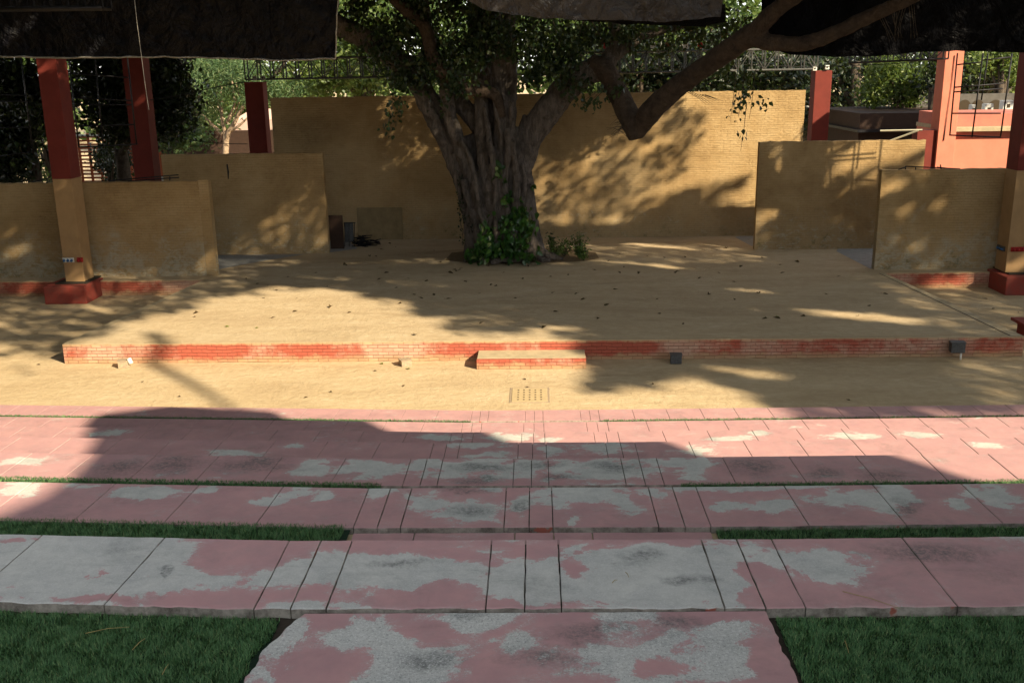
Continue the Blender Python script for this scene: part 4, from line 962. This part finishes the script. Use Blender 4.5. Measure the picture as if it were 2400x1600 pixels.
def patch(x, y, rx, ry, amt, rot=0.0):
    global dens
    c, s = math.cos(rot), math.sin(rot); u = ((px-x)*c+(py-y)*s)/rx; v = (-(px-x)*s+(py-y)*c)/ry
    dens = dens*(1-amt*np.clip(1.6-np.sqrt(u*u+v*v)*1.6, 0, 1))
# openings: towards the right part of the back wall, the salmon building, streaks on the stage
gl_ = py-np.interp(px, [8, 10.8, 12.4, 14.5, 16.7, 17.6, 18.4, 20.2, 21.2, 24, 26], [36, 31.8, 30.3, 29.0, 27.9, 27.6, 26.7, 26.6, 25.8, 25.5, 25.5])
dens *= 1-np.clip((gl_-nn*.55)/.35, 0, 1)
dens = np.where((px > 9) & (px < 14.5) & (py > 27) & (py < 32), dens*.62, dens)
for q in [(15.3,25.1,2.6,.35,1,-.55),(15.4,21.2,2.4,.32,1,-.55),(19.5,14.5,2.4,.7,1,-.45),(17.3,17.6,1.3,.22,1,-.4),(13.8,14.9,1.7,.22,1,-.4),(12.2,13.6,.9,.3,.8,-.4),(16.8,10.8,1.6,.5,.9,-.5),(7.9,18.9,1.4,.3,.8,-.4),(5.0,20.0,1.6,.25,.7,-.4),(9.0,21.5,1.5,.2,.7,-.4),
          (18.9,22.9,.42,.4,1.3,0),(19.5,23.2,.3,.3,1.2,0),(20.8,23.3,.42,.35,1.2,.4),(20.2,22.2,.4,.3,1.3,0),(21.0,22.3,.3,.25,1.2,0),(20.7,21.7,.35,.28,1.2,.3),(21.1,21.2,.38,.3,1.3,0),(22.1,21.0,.45,.3,1.2,.4),(23.2,20.4,.5,.35,1.2,0),(25,19.7,.5,.45,1.3,0),(24.0,19.5,.6,.4,1.2,0),(9.9,29.9,.5,.4,1,.3),(6.8,31.8,.4,.35,1,0),(13.5,27.4,.5,.35,1.2,.3),(13.8,28.6,.5,.3,1.1,.5),(17.8,25.1,.4,.5,1.3,.3),(16.0,27.0,.4,.3,1.1,0),(11.6,30.4,.7,.4,.9,.5),(-10.6,23.6,.5,.5,1.3,0),(-9.4,22.9,.4,.5,1.3,0),(-8.2,23.5,.35,.4,1.2,0),(-11.5,22.6,.6,.4,1.3,0),(-12.3,24.2,.5,.5,1.3,0),(-5.6,21.3,.5,.5,1.3,0),(-6.5,21.9,.4,.3,1.1,0),(-3.8,19.5,.4,.35,1.3,0),(-1.5,18.8,.35,.3,1.3,0),(-1.3,18.2,.3,.3,1.2,0),(-2.2,19.2,.8,.35,.9,-.4),(-4.6,18.4,1.2,.35,.9,-.4),(-.5,17.5,1.2,.4,.8,-.4),(-3.0,16,1.8,.5,.8,-.4),(.4,14.6,1.2,.3,.7,-.4),(18.3,25.6,.35,.8,1,.3),(19.6,26.5,.3,.3,1,0)]: patch(*q)
k = RNG.random(N) < dens
dense_zone = ((px < -3) & (py > 19) & (py < 25)) | ((px > 19) & (px < 28) & (py > 19.5) & (py < 26)) | ((px > 11) & (px < 21) & (py > 8.5) & (py < 21.5)) | ((px > 3) & (px < 12) & (py > 15) & (py < 22))
ex = np.where(dense_zone & (dens > .6))[0]; px = np.concatenate([px[k], px[ex]+RNG.normal(0, .12, len(ex)), px[ex]+RNG.normal(0, .12, len(ex))]); py = np.concatenate([py[k], py[ex]+RNG.normal(0, .1, len(ex)), py[ex]+RNG.normal(0, .1, len(ex))])
zc = np.where(RNG.random(len(px)) < .35, RNG.uniform(9.3, 12, len(px)), RNG.uniform(14, 19, len(px))); tt = (zc-ZC)/S.z
Pc = np.stack([px+S.x*tt, py+S.y*tt, zc], 1)
# split the shaped cover between three unseen trees by position
sel = np.where(Pc[:, 0] < 4, 0, np.where(Pc[:, 1] < 19, 1, 2))
TR = [((-18.5, 24.0), 'unseen tree left of the stage, its crown shaped to shade the left walls'), ((24, 15), 'unseen tree right of the seating, its crown shaped to dapple the stage'), ((27, 30), 'unseen tree beyond the right edge, its crown shaped to shade the right walls')]
for i, ((tx, ty), lab) in enumerate(TR):
    t = thing('unseen_shade_tree', (tx, ty, 0), lab, 'tree', 'unseen trees with crowns shaped to shade the stage')
    V, I = leaves(Pc[sel == i], .27, .85, .0, 20+i, .35); npmesh('crown', V, 4, I, M['leaf_mid'], t)
    b = MB(); b.tube([(tx, ty, -.1), (tx+.2, ty, 4), (tx, ty+.1, 8.5)], [.5, .4, .3], 12)
    for k in range(6):
        a = k*1.05+i; b.tube([(tx, ty, 7.5+k*.2), (tx+3*math.cos(a), ty+3*math.sin(a), 9.5), (tx+7*math.cos(a), ty+7*math.sin(a), 10.8)], [.22, .14, .06], 8)
    b.build('trunk', M['bark_dark'], t)
t = [o for o in C.objects if o.name.startswith('unseen_shade_tree')][1]
b = MB(); b.tube([(12.6, 4.7, 17.6), (13.5, 3.2, 17.55), (14.7, 1.9, 17.5), (15.9, .4, 17.45), (18, -6, 16), (26, -6, 14), (30, 8, 11), (24, 15, 8)], [.17, .15, .12, .09, .10, .12, .16, .22], 10); b.build('long_branch', M['bark_dark'], t)

# unseen trees added behind and beside the camera to hide the low sky
for i, (x, y, rr, hh) in enumerate([(-34,-22,9,13),(-18,-28,9,14),(-2,-30,9,14),(14,-32,9,14),(30,-30,9,13),(40,-12,8,11),(44,6,8,12),(46,24,8,12),(-38,-6,8,13),(-32,10,7.5,13),(-30,24,7,12),(-17,2,5.5,17),(-18,13,5.5,17),(-21,24,5,16)]):
    t = thing('sky_blocker_tree', (x, y, 0), ['unseen tree added behind the camera to hide the low sky', 'unseen tree added right of the seating to hide the low sky', 'unseen tree added left of the seating to hide the low sky'][0 if y < -14 else (1 if x > 0 else 2)], 'tree', ['sky-hiding trees added behind the camera', 'sky-hiding trees added far right of the seating', 'sky-hiding trees added far left of the seating'][0 if y < -14 else (1 if x > 0 else 2)])
    P = blob_pts([(x, y, hh*.42, rr, rr, hh*.55, 1500)], 70+i, .35, 8, .7); V, I = leaves(P, 1.15, .8, .2, 90+i, .6); npmesh('crown', V, 4, I, M['leaf_mid'], t)
    b = MB(); b.tube([(x, y, -.1), (x, y, hh*.5)], [.4, .3], 8); b.build('trunk', M['bark_dark'], t)
# ------------------------------------------------------------------ trees beyond the walls
def bgtree(x, y, h, tr, blobs, leafm, barkm, label, size, seed, z0=0, shell=.3, cr=.35, droop=.3, cat='tree', name='background_tree', limbs=5):
    t = thing(name, (x, y, z0), label, cat, 'trees beyond the stage walls'); r = random.Random(seed)
    b = MB(); b.tube([(x, y, z0-.1), (x+.1, y, z0+h*.3), (x-.1, y+.1, z0+h*.6)], [tr, tr*.8, tr*.6], 10)
    for (bx, by, bz, *_q) in blobs[:limbs]: b.tube([(x, y, z0+h*.35), ((x+bx)/2, (y+by)/2, (z0+h*.5+bz)/2), (bx, by, bz)], [tr*.5, tr*.3, tr*.1], 7)
    b.build('trunk', M[barkm], t)
    P = blob_pts(blobs, seed, shell, 10, cr); V, I = leaves(P, size, .6, droop, seed+1, .6); npmesh('crown', V, 4, I, M[leafm], t); return t
def mass(x0, x1, y0, y1, Y, n, per, rr, seed, dy=2.0):
    """blobs filling a photo rectangle at distance Y"""
    r = random.Random(seed); o = []
    for k in range(n):
        p = at(r.uniform(x0, x1), r.uniform(y0, y1), Y+r.uniform(-dy, dy)); q = rr*r.uniform(.7, 1.25); o.append((p.x, p.y, p.z, q, q, q*.8, per))
    return o
def T(x, Y): return at(x, 300, Y).x
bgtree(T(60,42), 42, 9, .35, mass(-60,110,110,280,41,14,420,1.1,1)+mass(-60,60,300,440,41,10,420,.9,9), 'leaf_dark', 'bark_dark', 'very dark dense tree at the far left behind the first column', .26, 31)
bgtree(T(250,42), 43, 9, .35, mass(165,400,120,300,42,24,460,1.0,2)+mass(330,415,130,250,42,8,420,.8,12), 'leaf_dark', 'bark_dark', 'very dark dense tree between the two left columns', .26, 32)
bgtree(T(245,46), 46, 4, .15, mass(225,300,350,420,46,7,260,.55,3), 'leaf_dark', 'bark_dark', 'low dark bush in front of the orange lattice fence', .18, 33, cr=.2, name='background_bush')
bgtree(T(100,50), 50, 5, .2, mass(75,130,270,430,50,9,260,.7,4), 'leaf_lime', 'bark_dark', 'sunlit yellow green shrub left of the first column', .2, 34)
# the pale-barked tree
pt = thing('background_tree', at(528, 420, 58), 'pale-barked spreading tree in sunlight above the middle left wing wall', 'tree', 'trees beyond the stage walls')
pt.location.z = 0; b = MB()
for pts, rad in [([(529,420,58),(529,355,58),(530,330,58),(527,305,58),(521,285,58),(520,255,58),(518,200,58),(512,160,58)],[.30,.26,.24,.18,.14,.11,.08,.04]),
                 ([(530,335,58),(536,310,57.8),(548,290,57.7),(562,262,57.6),(577,235,57.6),(574,215,57.6)],[.2,.19,.17,.15,.13,.08]),
                 ([(538,308,57.8),(556,298,57.6),(568,288,57.5),(582,275,57.5)],[.12,.11,.09,.07]),
                 ([(522,315,58),(506,300,58.2),(490,285,58.4),(465,262,58.6),(440,240,58.8)],[.15,.14,.12,.10,.07]),
                 ([(530,290,58),(540,268,58),(550,240,58.1),(545,200,58.2),(542,165,58.2)],[.12,.11,.09,.07,.04]),
                 ([(550,240,58.1),(562,228,58),(574,216,58)],[.08,.07,.05]),([(524,290,58),(512,240,58.3),(508,190,58.4)],[.09,.06,.04]),([(536,285,58),(560,240,58.2),(552,190,58.3)],[.08,.06,.04])]:
    pxtube(pts, [q_*.72 for q_ in rad], 8, b)
b.build('trunk', M['bark_pale'], pt)
P = blob_pts(mass(395,620,130,215,59.5,26,300,1.1,21)+mass(400,500,215,275,58.5,10,300,.9,22)+mass(560,700,190,230,60,9,250,.9,23)+mass(430,600,140,230,57,12,150,.8,73), 41, .2, 10, .3)
V, I = leaves(P, .26, .28, .6, 42, .5); npmesh('crown', V, 4, I, M['leaf_feather'], pt)
bgtree(T(430,66), 66, 9, .3, mass(350,560,140,330,68,30,260,1.5,24), 'leaf_mid', 'bark_dark', 'mid green tree filling the gap behind the pale-barked tree', .3, 43)
bgtree(T(400,50), 50, 4, .15, mass(370,470,290,350,50,12,300,.7,25), 'leaf_feather', 'bark_dark', 'feathery blue green shrub above the middle left wing wall', .2, 44, cr=.25, name='background_bush')
bgtree(T(600,80), 82, 14, .4, mass(340,900,60,260,84,60,240,2.4,26), 'leaf_lime', 'bark_dark', 'large bright sunlit tree far behind the left end of the truss', .42, 45)
bgtree(T(860,62), 62, 12, .4, mass(760,960,-20,215,62,28,240,1.6,27), 'leaf_lime', 'bark_dark', 'sunlit tree crown showing left of the fig tree limbs', .34, 46)
bgtree(T(1150,55), 56, 12, .4, mass(960,1400,-20,225,57,46,240,1.5,28), 'leaf_mid', 'bark_dark', 'green tree directly behind the fig trunk', .3, 47)
bgtree(T(1480,60), 60, 12, .4, mass(1350,1620,0,150,60,26,260,1.4,29), 'leaf_lime', 'bark_dark', 'yellow green sunlit tree above the truss right of centre', .32, 48)
bgtree(T(1500,50), 50, 9, .35, mass(1380,1900,110,220,51,40,300,1.2,30), 'leaf_dark', 'bark_dark', 'dark tree showing below the truss above the back wall', .28, 49)
bgtree(T(1750,64), 66, 12, .4, mass(1560,1960,-20,160,66,34,260,1.9,31), 'leaf_mid', 'bark_dark', 'green tree behind the right part of the truss', .34, 50)
bgtree(T(2000,58), 58, 11, .4, mass(1900,2120,130,290,60,30,260,1.5,32), 'leaf_dark', 'bark_dark', 'dark tree behind the brown flat-roofed building', .3, 51)
bgtree(T(2110,50), 50, 9, .3, mass(2040,2160,130,225,50,12,300,.8,33)+mass(2125,2160,235,265,50,3,200,.5,34), 'leaf_lime', 'bark_dark', 'yellow green sunlit tree left of the salmon column', .22, 52, cr=.25)
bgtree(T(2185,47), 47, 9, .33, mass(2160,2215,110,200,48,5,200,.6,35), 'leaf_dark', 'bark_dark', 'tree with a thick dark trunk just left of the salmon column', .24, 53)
bgtree(23.0, 39.5, 9, .3, [(22.6, 39.8, 9.6, 3.4, 3.2, 2.3, 4200), (20.2, 42.0, 10.6, 2.4, 2.4, 1.5, 2200)], 'leaf_dark', 'bark_dark', 'tree added right of the frame to shade the brown building', .28, 56, shell=.1)  # crown added to put the brown building in shade
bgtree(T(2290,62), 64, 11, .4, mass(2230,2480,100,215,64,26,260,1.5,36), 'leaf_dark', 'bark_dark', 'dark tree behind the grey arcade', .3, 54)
bgtree(T(2340,58), 58, 9, .3, mass(2290,2380,120,200,58,7,260,.8,37), 'leaf_lime', 'bark_dark', 'patch of sunlit foliage seen through the right pipe frame', .24, 55, cr=.25)
wood = blob_pts(mass(-900,3400,-60,330,105,150,170,5.0,60, 8), 61, .3, 10, .9)
V, I = leaves(wood, .9, .7, .2, 62, .6); tag(npmesh('far_wood', V, 4, I, M['leaf_mid']), 'far belt of trees closing the view behind everything', 'trees', kind='stuff')

# ------------------------------------------------------------------ buildings and fence behind
sb = thing('salmon_building', (15, 35.5, 0), 'sunlit salmon building with a cement ledge at right, behind the front right wing wall', 'building')
b = MB(); b.box(14.105, 19, 34.75, 38, 0, 4.24); b.build('wall', M['salmon'], sb)
b = MB(); b.box(14.105, 19.1, 34.45, 38.1, 4.242, 4.38); b.build('ledge', M['curb'], sb, .01)
b = MB(); b.box(14.105, 19, 34.9, 37.9, 4.381, 4.80); b.build('parapet', M['salmon_dirty'], sb)
b = MB(); b.box(12.85, 13.49, 34.5, 35.0, 0, 4.30); b.build('side_wall', M['red_paint'], sb)
bb_ = thing('brown_building', (15.5, 45, 0), 'low dark brown flat-roofed building left of the salmon column', 'building')
b = MB(); b.box(14.15, 19, 44.9, 52, 0, 3.60); b.build('wall', M['brown'], bb_)
b = MB(); b.box(14.0, 19.2, 44.55, 52.2, 3.602, 3.72); b.build('ledge', M['dark_steel'], bb_)
b = MB(); b.box(14.15, 19, 44.8, 52, 3.722, 4.40); b.build('parapet', M['brown'], bb_)
ar = thing('arcade_wall', (21.8, 50, 0), 'grey wall with round arches seen between the pipes at right', 'wall')
b = MB(); b.box(18.2, 25.5, 50.0, 50.4, 0, 5.0); b.build('wall', M['roof_grey'], ar)
for x in (2261, 2292, 2333, 2372):
    p = at(x, 248, 49.97); b = MB(); k = 14
    b.add([(p.x-.28, 49.985, 2.5), (p.x+.28, 49.985, 2.5)]+[(p.x+.28*math.cos(q*math.pi/k), 49.985, p.z+.28*math.sin(q*math.pi/k)) for q in range(k+1)], [tuple([0, 1]+list(range(2, k+3)))])
    b.build('arch', M['hole'], ar)
for i, (x0, x1, y0, y1) in enumerate([(2279,2286,246,276),(2310,2326,244,276),(2352,2374,236,276)]):
    a, c_ = at(x0, y0, 42), at(x1, y1, 42); t = thing('air_conditioner', a, ['narrow white unit above the salmon parapet, leftmost of three', 'cream white unit above the salmon parapet, middle of three', 'tall white unit with a dark grille, rightmost of three above the salmon parapet'][i], 'air conditioner', 'white units behind the salmon parapet')
    b = MB(); b.box(a.x, c_.x, 42, 42.35, c_.z-.3, a.z); b.build('casing', M['white'], t, .015)
    b = MB(); xm = (a.x+c_.x)/2; b.box(xm-.06, xm+.06, 41.985, 41.998, a.z-.28, a.z-.14); b.build('grille', M['hole'], t)
gb = thing('shed', (16, 62, 0), 'grey roofed shed between the dark trees left of the brown building', 'building')
b = MB(); b.box(12.5, 17.5, 62, 66, 0, 3.2); b.build('wall', M['roof_grey'], gb)
b = MB(); b.add([(12.2, 61.6, 3.2), (17.8, 61.6, 3.2), (17.8, 64, 4.3), (12.2, 64, 4.3), (12.2, 66.4, 3.2), (17.8, 66.4, 3.2)], [(0, 1, 2, 3), (3, 2, 5, 4), (0, 3, 4), (1, 5, 2)]); b.build('roof', M['concrete'], gb)
pb = thing('pink_house', (-21, 75, 0), 'pale pink house half hidden behind the pale-barked tree', 'building')
a, c_ = at(548, 290, 75), at(640, 330, 75)
b = MB(); b.box(a.x, c_.x+1.5, 75, 80, 1.6, 3.15); b.build('wall', M['pink_wall'], pb)
b = MB(); b.add([(a.x-.0, 75, 3.151), (c_.x+1.5, 75, 3.151), (c_.x+1.5, 80, 3.151), (a.x, 80, 3.151), ((a.x+c_.x)/2-.2, 76, 3.9), ((a.x+c_.x)/2+1.0, 76, 3.9)], [(0, 1, 5, 4), (1, 2, 5), (2, 3, 4, 5), (3, 0, 4)]); b.build('gable', M['pink_wall'], pb)
b = MB(); b.box(a.x+.2, c_.x+1.3, 75.3, 79.5, 0, 1.6); b.build('porch', M['brown'], pb)
# orange lattice fence
fc = thing('lattice_fence', (-22, 52, 0), 'orange red lattice fence seen between the left columns', 'fence')
xa, xb = at(165, 380, 52).x, at(400, 380, 52).x
for i in range(11):
    x = xa+(xb-xa)*i/10; b = MB(); b.box(x-.05, x+.05, 52, 52.1, 0, 3.6); b.build('post', M['fence'], fc)
for z in np.arange(.9, 3.4, .19):
    b = MB(); b.box(xa, xb, 52.03, 52.06, z, z+.09); b.build('rail', M['fence'], fc)
b = MB(); b.box(xa, xb, 51.97, 52.12, 3.45, 3.55); b.build('top_rail', M['white'], fc)
b = MB(); b.box(xa-1, xb+6, 60, 60.3, 0, 3.2); o = b.build('far_garden_wall', M['brown']); tag(o, 'dark garden wall behind the orange lattice fence', 'wall')
b = MB(); b.box(at(330,430,48).x, at(395,430,48).x, 48, 48.2, 0, 1.75); tag(b.build('white_parapet', M['white']), 'low white parapet just above the front left wing wall', 'wall')

# ------------------------------------------------------------------ fallen leaves, each a thing
base = {}
def leafobj(mat, seed):
    r = random.Random(seed); L_ = .11; b = MB(); c = r.uniform(.012, .035)
    b.add([(-.5*L_, 0, .004), (-.15*L_, .30*L_, c), (.2*L_, .22*L_, c*.8), (.6*L_, 0, .006), (.2*L_, -.22*L_, c*.6), (-.15*L_, -.30*L_, c*1.2), (-.1*L_, 0, .002), (.2*L_, 0, .003)],
          [(0, 6, 1), (6, 7, 2, 1), (7, 3, 2), (0, 5, 6), (6, 5, 4, 7), (7, 4, 3)])
    b.tube([(-.5*L_, 0, .004), (-.8*L_, .02*L_, .012)], [.0018, .0012], 4)
    return b.build('fallen_leaf', M[mat], fixn=False)
protos = [leafobj('dry_leaf', s_) for s_ in (1, 2, 3, 4)]
for q in protos: tag(q, 'brown fallen leaf lying on the swept sand of the stage', 'leaf', 'fallen leaves scattered over the stage')
lp = [(807,620),(809,617),(675,650),(698,698),(455,744),(456,734),(813,621),(1018,692),(1126,688),(1152,668),(1160,670),(1227,655),(1063,632),(1058,640),(1073,636),(1077,634),(1079,629),(1000,660),(960,652),(970,690),(1054,700),(934,712),(988,700),(972,785),(1129,757),(1274,767),(1303,730),(1276,767),(1443,678),(1364,702),(1298,686),(1540,702),(1400,745),(1402,747),(1582,640),(1590,637),(1586,637),(1559,604),(1605,603),(1784,604),(1677,586),(1704,582),(1830,621),(1831,639),(1685,640),(1780,687),(1724,702),(2038,718),(2010,740),(1882,742),(1820,746),(1790,747),(1963,648),(1866,615),(1935,690),(1640,652),(1450,640),(1466,626),(1330,645),(1291,648),(1180,640),(1090,660),(905,640),(890,655),(930,675),(868,601),(884,601),(892,585),(930,580),(910,571),(1018,588),(1030,614),(740,640),(770,672),(648,680),(620,700),(1300,612),(1500,640),(1545,735),(1600,760),(1720,660),(1660,690),(1420,716),(1350,690),(1210,700),(1240,625),(1145,625),(640,745),(688,730),(775,720),(820,733),(606,665),(630,670),(575,655),(2075,690),(1735,625),(1450,596),(1520,602),(1425,612),(1390,632)]
r2 = random.Random(5)
for i, (x, y) in enumerate(lp):
    p = atz(x+r2.uniform(-3, 3), y+r2.uniform(-1, 1), SZ); o = protos[i] if i < 4 else protos[i % 4].copy()
    if i >= 4: C.objects.link(o)
    o.location = (p.x, p.y, SZ+.006); o.rotation_euler = (r2.uniform(-.35, .35), r2.uniform(-.35, .35), r2.uniform(0, 6.28)); s_ = r2.uniform(.8, 1.7); o.scale = (s_, s_, s_)
gp = leafobj('green_leaf', 9); tag(gp, 'yellow green fallen leaf, fresher than the brown ones around it', 'leaf', 'fresh fallen leaves')
for i, (x, y, z) in enumerate([(532,766,SZ),(603,769,SZ),(956,865,0),(1821,743,SZ),(895,853,0)]):
    o = gp if i == 0 else gp.copy()
    if i: C.objects.link(o)
    p = atz(x, y, z); o.location = (p.x, p.y, z+.006); o.rotation_euler = (.1, .1, i*1.3)
sp = leafobj('dry_leaf', 12); tag(sp, 'dry brown leaf lying on the lower sand in front of the stage', 'leaf', 'dry leaves on the lower sand')
for i, (x, y) in enumerate([(879,870),(1230,889),(1236,908),(775,919),(946,905),(90,855),(335,895),(717,932),(1988,938),(2386,733),(2328,724),(2310,700),(2250,672),(420,930),(1530,900)]):
    o = sp if i == 0 else sp.copy()
    if i: C.objects.link(o)
    p = atz(x, y, 0); o.location = (p.x, p.y, .006); o.rotation_euler = (.15, -.1, i*1.9); o.scale = (.8,)*3
